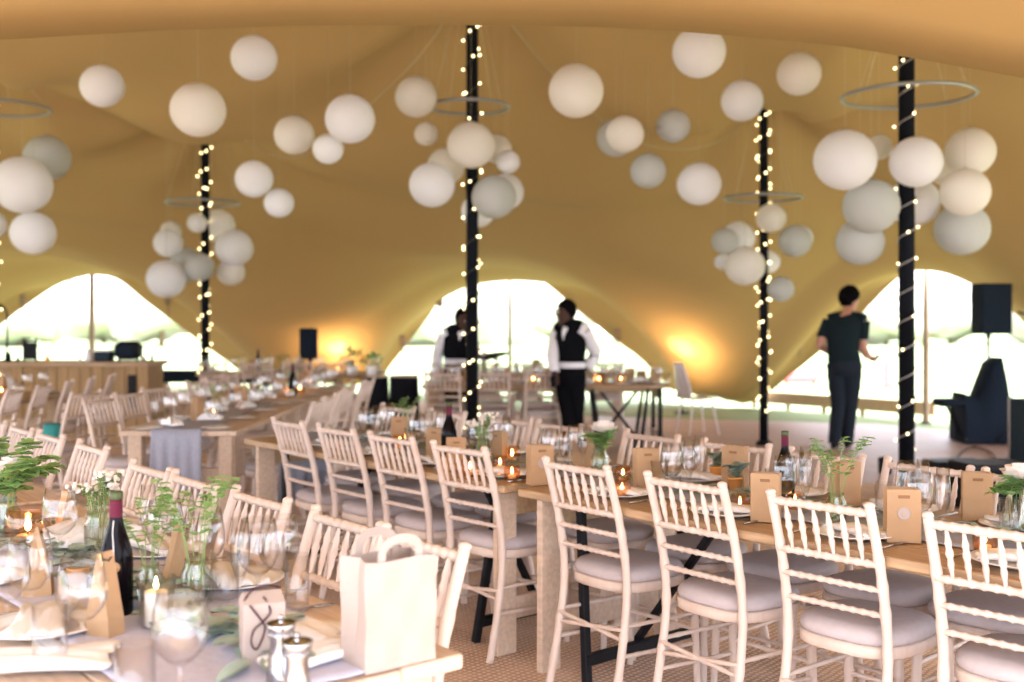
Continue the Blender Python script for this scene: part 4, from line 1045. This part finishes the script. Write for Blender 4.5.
# little clamp spotlight beyond the right speaker
p = at(1016, 312, 12.6); e = empty('stage_spotlight', 'small stage spotlight beside the right loudspeaker', 'light', (p.x, 12.6, 0))
MB().tube([(0, 0, 0), (0, 0, p.z+.05)], .014, 8).build('stand', 'black', e)
MB().lathe([(0, -.09), (.05, -.09), (.065, .0), (.075, .10), (.07, .10), (.05, -.06), (0, -.06)], 14).build('can', 'black', e); c_ = e.children[1]; c_.rotation_euler = (PI/2+.3, 0, .6); c_.location = (0, -.06, p.z)
MB().lathe([(0, 0), (.062, 0), (.062, .004), (0, .004)], 14).build('lens', 'glass', c_).location = (0, 0, .085)
for k in range(3): a = 2*PI*k/3; MB().tube([(0, 0, .3), (.3*math.cos(a), .3*math.sin(a), .012)], .01, 6).build('leg', 'black', e)

# ------------------------------------------------------------------ draped black shape (keyboard and stand under a cloth)
def drape(profile, y0, depth, m, name, label, cat):
    """profile: list of (X, ztop); cloth hangs to the floor with folds"""
    rows = []; n = len(profile)
    nz = 14
    def ring(f, zf):
        out = []
        for i, (X, zt) in enumerate(profile): out.append((X, -1, zt))
        for i in range(n-1, -1, -1): out.append((profile[i][0], 1, profile[i][1]))
        return out
    base = ring(0, 0); N_ = len(base); lv = []
    for k in range(nz+1):
        f = k/nz; r = []
        for q, (X, s_, zt) in enumerate(base+[base[0]]):
            fold = .022*math.sin(q*2.3+X*9)*(1-f); z = zt*f
            dd = depth/2*(1-.45*f**3)
            r.append(Vector((X+fold*.6, y0+s_*dd+fold*s_, z+.01)))
        lv.append(r)
    b = MB(); b.grid(lv)
    top = lv[-1]; b.grid([[top[i], top[N_-1-i]] for i in range(n)])
    o = b.build(name, m); return tag(o, label, cat)
Y = 13.1; k_ = Y/F
prof = [(936, 398), (942, 396), (950, 395), (958, 393), (965, 396), (974, 398), (979, 385), (984, 372), (987, 364), (992, 360), (997, 358), (1000, 372), (1002, 395), (1003, 420)]
prof = [((x-512)*k_, HC-(y-HY)*k_) for x, y in prof]
lowp = prof[3:]
o = drape(lowp, Y, .55, 'navycloth', 'draped_equipment', 'dark cloth draped over music equipment with a tall peak', 'draped equipment')
e = empty('covered_keyboard', 'black covered keyboard end jutting left from the draped equipment', 'keyboard', ((950-512)*k_, Y-.05, 0))
zk = HC-(402-HY)*k_
MB().box((-.02, 0, zk), (.34, .30, .09), bev=.03).build('cover', 'navycloth', e)
for sy in (-1, 1): MB().bar((-.02, sy*.1, zk-.04), (.12, -sy*.1, .01), .03, .03).build('stand_leg', 'black', e)

# flight case at right edge, low black stage boxes
p = on(1034, 490, 0.004); e = empty('flight_case', 'blue-grey flight case with metal edges at the right frame edge', 'case', (p.x+.27, p.y+.25, 0), .1)
MB().box((0, 0, .40), (.50, .45, .72), bev=.01).build('case_panels', 'greybox', e)
for sx in (-1, 1):
    for sy in (-1, 1): MB().box((sx*.25, sy*.225, .40), (.035, .035, .75), bev=.006).build('corner_edge', 'chrome', e)
for sx in (-1, 1):
    for sy in (-1, 1): MB().lathe([(0, -.02), (.02, -.02), (.02, .02), (0, .02)], 12, c=(sx*.2, sy*.17, .022)).build('castor', 'black', e)
for (px, py, w_, d_, h_, lab) in ((990, 508, .50, .38, .36, 'black amplifier box behind the right-hand table'), (955, 470, .55, .30, .10, 'low black stage monitor tray left of the flight case'), (885, 474, .10, .10, .16, 'small black box on the floor behind the green herbs')):
    p = on(px, py, 0.004); e = empty('equipment_box', lab, 'box', (p.x, p.y, .004), .15)
    MB().box((0, 0, h_/2), (w_, d_, h_), bev=.012).build('cabinet', 'black', e); MB().box((0, -d_/2-.004, h_/2), (w_*.85, .01, h_*.8), bev=.003).build('grille', 'blackcloth', e)
# cable loops
o = MB().tube(catmull([on(x, y, .016) for x, y in ((950, 470), (962, 452), (975, 447), (990, 452), (1000, 462), (1012, 452))], 6), .008, 6).build('cable', 'black'); tag(o, 'black cable curling on the floor under the draped equipment', 'cable')

# ------------------------------------------------------------------ black draped plinths with plant
for (xa, xb, yt, Yc, lab) in ((364, 388, 377, 12.3, 'left one of the two black-draped tables'), (390, 418, 377, 12.3, 'right one of the two black-draped tables')):
    a = at(xa, yt, Yc); b_ = at(xb, yt, Yc); L = b_.x-a.x; h = a.z
    e = empty('draped_table', lab, 'draped table', ((a.x+b_.x)/2, Yc, 0)); lv = []
    for k in range(9):
        f = k/8; r = []
        for q in range(41):
            t = 2*PI*q/40; rr = L/2*(1.06-.06*f)+.012*(1-f)*math.sin(q*1.7); sx = abs(math.cos(t))**.5*math.copysign(1, math.cos(t)); sy = abs(math.sin(t))**.5*math.copysign(1, math.sin(t)); r.append(Vector((rr*sx, rr*sy, .01+(h-.01)*f)))
        lv.append(r)
    b = MB(); b.grid(lv); b._add(lv[-1][:-1], [tuple(range(40))]); b.build('cloth', 'blackcloth', e)
    MB().box((0, 0, h+.008), (L*.96, L*.96, .015), bev=.004).build('top_board', 'palewood', e)
def bush(name, label, cat, loc, R, m, n, ls, seed, pot=None, sz=1):
    rd = random.Random(seed); e = empty(name, label, cat, loc); b = MB()
    z0 = 0
    if pot: MB().lathe([(0, 0), (.05, 0), (.07, .11), (.062, .11), (.055, .09), (0, .09)], 14).build('pot', pot, e); z0 = .1
    for k in range(n):
        a = rd.uniform(0, 2*PI); u_ = rd.uniform(-.3, 1); rr = R*rd.uniform(.4, 1); d = Vector((math.cos(a)*math.sqrt(max(0, 1-u_*u_)), math.sin(a)*math.sqrt(max(0, 1-u_*u_)), u_))
        leaf(b, Vector((0, 0, z0+R*.6))+Vector((d.x*rr*1.3, d.y*rr*1.3, d.z*rr*sz)), d+Vector((0, 0, .2)), (0.1, 0, 1), ls, ls*.3)
    b.build('leaves', m, e); MB().tube([(0, 0, z0), (0, 0, z0+R*.7)], .01, 5).build('stem', 'stem', e)
bush('potted_plant', 'bushy potted plant left of the black-draped tables', 'plant', tuple(at(352, 372, 12.9)[:2])+(.807,), .13, 'leaf', 90, .06, 2, 'white')
p = at(352, 372, 12.9); e = empty('side_table', 'small wooden stand carrying the bushy plant', 'table', (p.x, p.y, 0)); MB().box((0, 0, .79), (.34, .34, .03), bev=.004).build('top', 'barwood', e)
for sx in (-1, 1):
    for sy in (-1, 1): MB().box((sx*.14, sy*.14, .385), (.03, .03, .77), bev=.003).build('leg', 'barwood', e)
bush('potted_plant', 'potted plant on the left black-draped table', 'plant', (at(372, 377, 12.3).x, 12.3, at(372, 377, 12.3).z+.017), .09, 'leaf', 60, .05, 5, 'white')

# white moulded chair at centre right
p = on(701, 436, .004); e = empty('moulded_chair', 'white moulded plastic chair standing alone on the dance floor', 'chair', (p.x, p.y+.3, .004), -1.25)
rows = []
for i in range(13):
    f = i/12
    if f < .5: y = .2-.4*(f/.5); z = .45-.02*math.sin(PI*f/.5)
    else: y = -.2-.10*((f-.5)/.5); z = .45+.46*((f-.5)/.5)
    ww = .20 if f < .55 else .20-.09*((f-.55)/.45)**2
    rows.append([Vector((ww*j/5, y-.03*(j/5)**2*(-1 if f > .55 else 0), z+.02*(j/5)**2*(f < .5))) for j in range(-5, 6)])
o = MB().grid(rows).build('shell', 'plastic', e); md = o.modifiers.new('s', 'SOLIDIFY'); md.thickness = .012
for sx in (-1, 1):
    for sy in (-1, 1): MB().tube([(sx*.14, sy*.13, .44), (sx*.20, sy*.21, 0)], [.014, .010], 8).build('leg', 'plastic', e)

# box and lidded basket on the table behind the waiter
o = MB().box((0, 0, .07), (.10, .10, .14), bev=.01).build('wooden_box', 'barwood'); o.location = (1.42, 12.1, .7635); tag(o, 'small wooden box at the right end of the dark-legged table', 'box')

# ------------------------------------------------------------------ low rail and red things outside right
for k, (xa, xb, yt, yb_) in enumerate(((745, 935, 397, 412),)):
    a = at(xa, yt, rayline(xa, A2, A3)+.35); b_ = at(xb, yt, rayline(xb, A2, A3)+.35)
    a.z = .27; b_.z = .27
    e = empty('low_timber_rail', 'low timber rail running under the right-hand opening', 'rail')
    MB().bar(a+Vector((0, 0, -.09)), b_+Vector((0, 0, -.09)), .05, .19).build('rail', 'wood', e)
    for q in range(5):
        p = a.lerp(b_, (q+.3)/5); MB().box((p.x, p.y+.05, .06), (.06, .06, .14), bev=.004).build('post', 'polewood', e)
for px, Y, w_, h_, lab in ((800, 24, .75, .22, 'red-covered garden seat seen blurred beyond the right opening'), (888, 22, .18, .55, 'narrow red banner post outside beside the man')):
    p = at(px, 390, Y); e = empty('red_marker', lab, 'outdoor item', (p.x, Y, -.02))
    MB().box((0, 0, h_/2+.1), (w_, .4 if w_ > .5 else .1, h_), bev=.05).build('body', 'red', e)
    for sx in (-1, 1): MB().box((sx*w_*.4, 0, .06), (.05, .05, .12), bev=.004).build('foot', 'polewood', e)
# distant hedge line of individual trees
for i in range(16):
    px = -60+i*78+random.uniform(-15, 15); Yt = 62+random.uniform(-5, 8); x = (px-512)/F*Yt; H = random.uniform(3.5, 6.5)
    e = empty('tree', 'blurred pale green tree beyond the tent, %s from the left' % (ORD+['fifteenth', 'sixteenth'])[i], 'tree', (x, Yt, -.05), group='trees beyond the lawn')
    b = MB(); rd = random.Random(i); b.ball((0, 0, 0), 1, 24, 16)
    vs = []
    for v in b.v:
        d = Vector(v); q = 1+.35*noise.noise(d*1.7+Vector((i*3, 0, 0)))+.15*noise.noise(d*5+Vector((i, 0, 0))); vs.append((d.x*q*2.9, d.y*q*2.2, H*.55+d.z*q*H*.5))
    b.v = vs; b.build('crown', 'hedge', e)
    MB().tube([(0, 0, 0), (0.05, 0, H*.4)], [.16, .12], 8).build('trunk', 'polewood', e)

# ------------------------------------------------------------------ flood lamps washing the canopy
for (px, py, pw, lab) in ((337, 348, 38, 'halogen flood lamp glowing behind the left loudspeaker'), (682, 348, 38, 'halogen flood lamp washing the canopy right of the waiter')):
    k = Vector(((px-512)/F, 1, -(py-HY)/F)).normalized(); h = bvh.ray_cast(Vector((0, 0, HC)), k); hit = h[0]; nr = h[1]
    if nr.dot(k) > 0: nr = -nr
    L0 = hit-k*.55+Vector((0, 0, -.62)); L0.z = max(L0.z, .25)
    d = (hit-L0).normalized()
    e = empty('flood_lamp', lab, 'lamp', (L0.x, L0.y, 0))
    z = L0.z; q = d.to_track_quat('Z', 'Y')
    MB().tube([(0, 0, 0), (0, 0, z-.06)], .015, 8).build('stand', 'black', e)
    o = MB().lathe([(0, -.10), (.05, -.10), (.07, 0), (.075, .02), (.068, .02), (.04, -.06), (0, -.06)], 14).build('housing', 'black', e); o.location = (0, 0, z); o.rotation_mode = 'QUATERNION'; o.rotation_quaternion = q
    f_ = MB().lathe([(0, 0), (.055, 0), (.055, .004), (0, .004)], 14).build('lamp_face', 'lampface', o); f_.location = (0, 0, -.02)
    MB().lathe([(0, 0), (.12, 0), (.12, .015), (0, .015)], 14).build('base', 'black', e)
    l = bpy.data.lights.new('flood', 'SPOT'); l.energy = pw; l.color = (1, .80, .55); l.spot_size = math.radians(42); l.spot_blend = 1; l.shadow_soft_size = .05
    l2 = bpy.data.lights.new('flood_wide', 'SPOT'); l2.energy = 32; l2.color = (1, .68, .40); l2.spot_size = math.radians(150); l2.spot_blend = 1; l2.shadow_soft_size = .1
    lo2 = bpy.data.objects.new('flood_light', l2); C.objects.link(lo2); lo2.location = L0+d*.05; lo2.rotation_mode = 'QUATERNION'; lo2.rotation_quaternion = d.to_track_quat('-Z', 'Y')
    lo = bpy.data.objects.new('flood_light', l); C.objects.link(lo); lo.location = L0+d*.05; lo.rotation_mode = 'QUATERNION'; lo.rotation_quaternion = d.to_track_quat('-Z', 'Y')

# ------------------------------------------------------------------ people
def skin(name, chains, m, parent, sub=2, root=0):
    """chains: list of (start key or None, [(pos, radius), ...]); one continuous skinned surface"""
    vs = []; es = []; rs = []; key = {}
    for start, pts in chains:
        prev = key.get(start) if start else None
        for q in pts:
            pos, r = q[0], q[1]; vs.append(Vector(pos)); rs.append(r if hasattr(r, '__len__') else (r*1.22, r*1.22)); i = len(vs)-1
            if len(q) > 2: key[q[2]] = i
            if prev is not None: es.append((prev, i))
            prev = i
    me = bpy.data.meshes.new(name); me.from_pydata(vs, es, []); o = bpy.data.objects.new(name, me); C.objects.link(o)
    md = o.modifiers.new('skin', 'SKIN'); md.use_smooth_shade = True; md.branch_smoothing = .6
    for i, r in enumerate(rs): me.skin_vertices[0].data[i].radius = r
    me.skin_vertices[0].data[root].use_root = True
    s_ = o.modifiers.new('sub', 'SUBSURF'); s_.levels = sub; s_.render_levels = sub
    bpy.context.view_layer.update(); dg = bpy.context.evaluated_depsgraph_get()
    m2 = bpy.data.meshes.new_from_object(o.evaluated_get(dg)); m2.name = name
    o.modifiers.clear(); o.data = m2; m2.materials.clear(); m2.materials.append(M[m])
    for p_ in m2.polygons: p_.use_smooth = True
    o.parent = parent; return o
def hand_chains(tag_, wrist, d, up, side, grip=.5):
    d = Vector(d).normalized(); up = Vector(up); s_ = d.cross(up).normalized()*side; up = s_.cross(d)*side
    w_ = Vector(wrist); pal = w_+d*.045; kn = w_+d*.085
    ch = [(tag_, [(pal, (.040, .022), tag_+'p')])]
    for k, (off, L) in enumerate(((-.027, .062), (-.009, .072), (.009, .068), (.026, .052))):
        b0 = kn+s_*off; c1 = b0+d*(L*.45)-up*(.35*L*grip); c2 = c1+(d*(.35-.3*grip)-up*(.8*grip)).normalized()*(L*.5)
        ch.append((tag_+'p', [(b0, .012), (c1, .011), (c2, .009)]))
    th = pal-s_*.03-d*.012; ch.append((tag_+'p', [(th, .014), (th-s_*.018+d*.028-up*.01, .012), (th-s_*.016+d*.052-up*.02, .010)]))
    return ch
def person(label, loc, J, fwd, skinm, top, topm, trou, hairm='hair', sleeves=None, short=False, vest=None):
    """J: joint dictionary relative to loc (x right, y away, z up); fwd: unit facing direction of the head"""
    e = empty('person', label, 'person', loc); V = lambda k: Vector(J[k]); fw = Vector(fwd).normalized(); rt = fw.cross(Vector((0, 0, 1))).normalized()
    bf = Vector(J.get('bodyfwd', fwd)).normalized(); br = bf.cross(Vector((0, 0, 1))).normalized()
    for a_, b_ in (('shl', 'shr'), ('hipl', 'hipr')):
        c_ = (V(a_)+V(b_))/2; h_ = (V(a_)-V(b_)).length/2; J[a_] = tuple(c_-br*h_); J[b_] = tuple(c_+br*h_)
    hd = V('head'); nk = V('neck')
    body = [(None, [(V('pelvis'), (.135, .10), 'pel'), (V('waist'), (.125, .09)), (V('chest'), (.145, .10), 'ch'), (nk-Vector((0, 0, .06)), (.09, .07), 'nb'), (nk, .052), (hd-Vector((0, 0, .075))+fw*.01, (.075, .080)), (hd-Vector((0, 0, .02))+fw*.012, (.092, .104)), (hd+Vector((0, 0, .05)), (.092, .106)), (hd+Vector((0, 0, .095)), (.060, .070))])]
    for s_ in ('l', 'r'):
        body.append(('nb', [(V('sh'+s_)+Vector((0, 0, -.02)), .034), (V('el'+s_), .047), (V('wr'+s_), .037, 'w'+s_)]))
        d = V('wr'+s_)-V('el'+s_); body += hand_chains('w'+s_, V('wr'+s_), J.get('hd'+s_, d), J.get('up'+s_, (0, 0, 1)), 1 if s_ == 'l' else -1, J.get('grip'+s_, .5))
        body.append(('pel', [(V('hip'+s_), .085), (V('kn'+s_), .055), (V('an'+s_), .038), (V('an'+s_)+bf*.10-Vector((0, 0, .05)), .032)]))
    b = skin('body', body, skinm, e)
    # face: nose, ears, brow and lips grown into the body mesh
    fm = MB(); fm.ball(hd+fw*.098+Vector((0, 0, -.012)), .014, 8, 6, (.8, .8, 1.4)); fm.ball(hd+fw*.090+Vector((0, 0, .028)), .03, 8, 6, (.7, .7, .35)); fm.ball(hd+fw*.082+Vector((0, 0, -.055)), .022, 8, 6, (.9, .9, .35))
    for s_ in (-1, 1): fm.ball(hd+rt*s_*.078-fw*.008, .026, 8, 6, (.45, .45, 1.1))
    bm = bmesh.new(); bm.from_mesh(b.data); tmp = fm.mesh('t', skinm); bm.from_mesh(tmp)
    for f in bm.faces: f.smooth = True
    bm.to_mesh(b.data); bm.free()
    ey = MB()
    for s_ in (-1, 1): ey.ball(hd+fw*.086+rt*s_*.032+Vector((0, 0, .008)), .011, 8, 6)
    ey.build('eyes', 'white', e)
    # hair cap
    hs = J.get('hair', 1.0); hb = MB(); hb.ball((0, 0, 0), 1, 24, 16); vs = []
    for v in hb.v:
        d = Vector(v); f_ = d.dot(fw); lowcut = -.15 if f_ > .35 else (-.75 if f_ < -.1 else -.35)
        z = max(d.z, lowcut+.55*max(0, f_)); q = 1+.07*noise.noise(Vector((d.x, d.y, z))*4)+.03*noise.noise(Vector((d.x, d.y, z))*12)
        d2 = Vector((d.x, d.y, z)); vs.append(hd+Vector((0, 0, .03))-fw*.012+Vector((d2.x*.104*hs*q, d2.y*.104*hs*q, d2.z*.118*hs*q))-fw*0)
    hb.v = [tuple(v) for v in vs]; hb.build('hair', hairm, e)
    # clothes: elliptical lofts that follow the body
    def loft(mb, levels, n=20):
        mb.grid([[c+br*(rx*math.cos(2*PI*q/n))+bf*(ry*math.sin(2*PI*q/n)) for q in range(n+1)] for c, rx, ry in levels])
        mb._add([c for c in [levels[0][0]+br*(levels[0][1]*math.cos(2*PI*q/n))+bf*(levels[0][2]*math.sin(2*PI*q/n)) for q in range(n)]], [tuple(range(n))])
    def limb(mb, pts, rr):
        P = catmull([Vector(p) for p in pts], 6); m_ = len(P)-1; R = []
        for i in range(m_+1):
            f = i/m_*(len(rr)-1); k = min(int(f), len(rr)-2); R.append((rr[k]+(rr[k+1]-rr[k])*(f-k))*(1+.03*math.sin(i*2.1)))
        mb.tube(P, R, 14)
    W = J.get('wid', 1.0); sh_c = (V('shl')+V('shr'))/2; hw = (V('shl')-V('shr')).length/2
    pv, wa, ch = V('pelvis'), V('waist'), V('chest')
    sm = MB()
    loft(sm, [(pv+Vector((0, 0, -.06 if not vest else .04)), .168*W, .125*W), (pv.lerp(wa, .4), .163*W, .122*W), (wa, .155*W, .115*W), (wa.lerp(ch, .5), .168*W, .122*W), (ch, .180*W, .128*W), (ch.lerp(sh_c, .55), .183*W, .122*W), (sh_c, hw+.015, .100*W), (sh_c+Vector((0, 0, .035)), hw*.80, .085), (sh_c.lerp(nk, .55)+Vector((0, 0, .015)), .095, .068), (nk+Vector((0, 0, -.02)), .062, .060)])
    for s_ in ('l', 'r'):
        limb(sm, [nk+Vector((0, 0, -.07)), V('sh'+s_).lerp(nk, .4)+Vector((0, 0, -.02)), V('sh'+s_)], [.078, .078, .074])
        if short: limb(sm, [V('sh'+s_)+Vector((0, 0, -.01)), V('sh'+s_).lerp(V('el'+s_), .35), V('sh'+s_).lerp(V('el'+s_), .70)], [.072, .068, .066])
        else: limb(sm, [V('sh'+s_)+Vector((0, 0, -.01)), V('sh'+s_).lerp(V('el'+s_), .5), V('el'+s_), V('el'+s_).lerp(V('wr'+s_), .95)], [.070, .066, .066, .050])
    sm.build('shirt', topm, e)
    if vest:
        vm = MB(); loft(vm, [(pv+Vector((0, 0, .10)), .166*W, .128*W), (wa, .162*W, .124*W), (wa.lerp(ch, .5), .175*W, .131*W), (ch, .187*W, .137*W), (ch.lerp(sh_c, .6), .176*W, .132*W), (sh_c+Vector((0, 0, .01)), hw*.80, .112), (sh_c+Vector((0, 0, .045)), hw*.62, .092), (sh_c.lerp(nk, .6)+Vector((0, 0, .02)), .085, .075)])
        for s_ in ('l', 'r'): limb(vm, [nk+Vector((0, 0, -.065)), V('sh'+s_).lerp(nk, .55)+Vector((0, 0, -.02)), V('sh'+s_).lerp(nk, .25)+Vector((0, 0, -.03))], [.088, .090, .086])
        vm.build('waistcoat', vest, e)
        vb = MB(); c0 = sh_c.lerp(nk, .55); c1 = ch+Vector((0, 0, -.03)); P = []
        for k in range(8):
            f = k/7; c = c0.lerp(c1, f); dep = .085+(.146-.085)*min(1, f*1.6); P.append([c+bf*(dep*(1-.10*j*j*(1-f)))+br*(.042*(1-f)*j) for j in (-1, -.5, 0, .5, 1)])
        vb.grid(P); o = vb.build('shirt_front', 'shirt', e); md = o.modifiers.new('s', 'SOLIDIFY'); md.thickness = .008
        wb = MB(); loft(wb, [(pv+Vector((0, 0, .070)), .170*W, .130*W), (pv+Vector((0, 0, .085)), .170*W, .130*W), (pv+Vector((0, 0, .098)), .166*W, .128*W)]); wb.build('waistband', 'shirt', e)
    tm = MB(); loft(tm, [(pv+Vector((0, 0, -.16)), .150*W, .115*W), (pv+Vector((0, 0, -.08)), .172*W, .132*W), (pv, .166*W, .126*W), (pv+Vector((0, 0, .07)), .152*W, .116*W)])
    for s_ in ('l', 'r'): limb(tm, [V('hip'+s_)+Vector((0, 0, .04)), V('hip'+s_).lerp(V('kn'+s_), .5), V('kn'+s_), V('kn'+s_).lerp(V('an'+s_), .5), V('an'+s_)+Vector((0, 0, -.04))], [.098*W, .092*W, .072*W, .066*W, .060*W])
    tm.build('trousers', trou, e)
    for s_ in ('l', 'r'):
        a = V('an'+s_); sh = MB(); P = []
        for i in range(9):
            f_ = i/8; w_ = .045*math.sin(PI*(.12+.8*f_))**.5; hh = .085-.045*f_; c = Vector((a.x, a.y, 0))+bf*(-.07+.26*f_)
            P.append([c+br*(w_*math.cos(t))+Vector((0, 0, max(.0, hh*.5+hh*.5*math.sin(t)))) for t in [2*PI*q/10 for q in range(11)]])
        sh.grid(P); sh._add(P[0][:-1], [tuple(range(10))]); sh._add(P[-1][:-1], [tuple(range(10))]); sh.build('shoe', 'black', e)
    return e
# man in black at the right, seen from behind, turned right, head bowed
s88 = 88.0
person('man in dark t-shirt and jeans seen from behind holding a phone', (3.78, 12.5, .004), dict(
    pelvis=(.0, 0, .98), waist=(-.02, 0, 1.12), chest=(.0, .02, 1.36), neck=(.06, .07, 1.55), head=(.10, .13, 1.685),
    shl=(-.17, .03, 1.45), ell=(-.27, .07, 1.17), wrl=(-.10, .24, 1.08), hdl=(1, .3, 0), shr=(.22, .02, 1.45), elr=(.19, -.02, 1.15), wrr=(.30, .12, 1.03), hdr=(.8, .5, -.1), upr=(0, 0, 1), gripr=.7,
    hipl=(-.09, 0, .92), hipr=(.09, .02, .92), knl=(-.07, .01, .50), knr=(.08, .04, .50), anl=(-.12, .0, .09), anr=(.06, .10, .09), bodyfwd=(.45, .9, 0), wid=1.12, hair=1.2),
    (.85, .45, -.25), 'skin2', 'tee', 'tee', 'jeans', short=True)
ph = MB().box((0, 0, 0), (.07, .012, .13), bev=.004).build('phone', 'black'); ph.location = (3.78+.40, 12.5+.17, 1.02); ph.rotation_euler = (1.1, .3, .8); tag(ph, 'dark phone held in the right hand of the man in black', 'phone')
# standing waiter facing left
WX, WY = at(569, 0, 11.3).x, 11.3; sW = F/WY
person('waiter in black waistcoat and white shirt standing with hand on hip', (WX, WY, 0), dict(
    pelvis=(.015, 0, .93), waist=(.01, 0, 1.06), chest=(.015, 0, 1.28), neck=(-.01, 0, 1.445), head=(-.035, -.01, 1.53),
    shl=(.19, .02, 1.35), ell=(.275, .06, 1.10), wrl=(.17, .02, .96), hdl=(-1, -.3, -.2), shr=(-.14, -.02, 1.35), elr=(-.17, -.04, 1.10), wrr=(-.15, -.12, .92), gripr=.8,
    hipl=(.085, 0, .88), hipr=(-.07, 0, .88), knl=(.08, 0, .48), knr=(-.01, -.02, .48), anl=(.09, .03, .09), anr=(.0, -.03, .09), bodyfwd=(-.55, -.85, 0)),
    (-.95, -.2, 0), 'skin', 'shirt', 'shirt', 'waist', vest='waist')
nb_ = MB().box((0, 0, -.02), (.05, .09, .13), bev=.02).build('folded_cloth', 'blackcloth'); nb_.location = (WX-.17, WY-.15, .86); tag(nb_, 'folded black cloth in the hand of the standing waiter', 'cloth')
# waiter behind the centre pole with a tray
WX2, WY2 = at(458, 0, 12.95).x, 12.95
person('waiter in black behind the centre pole carrying a tray', (WX2, WY2, 0), dict(
    pelvis=(.0, 0, .90), waist=(-.01, 0, 1.02), chest=(-.01, 0, 1.24), neck=(.05, -.02, 1.39), head=(.07, -.05, 1.46),
    shl=(.14, .0, 1.29), ell=(.22, -.08, 1.08), wrl=(.34, -.26, 1.02), hdl=(1, -.3, .1), shr=(-.17, .0, 1.29), elr=(-.24, .0, 1.03), wrr=(-.24, -.06, .80),
    hipl=(.08, 0, .85), hipr=(-.08, 0, .85), knl=(.08, -.02, .46), knr=(-.08, 0, .46), anl=(.09, .03, .09), anr=(-.09, 0, .09), bodyfwd=(.2, -.95, 0)),
    (.5, -.8, -.3), 'skin', 'shirt', 'shirt', 'waist', vest='waist')
o = MB().lathe([(0, 0), (.17, 0), (.185, .018), (.18, .02), (.165, .006), (0, .006)], 24).build('serving_tray', 'black'); o.location = (WX2+.42, WY2-.35, 1.045); o.rotation_euler = (.08, -.12, 0); tag(o, 'black serving tray carried by the waiter behind the centre pole', 'tray')
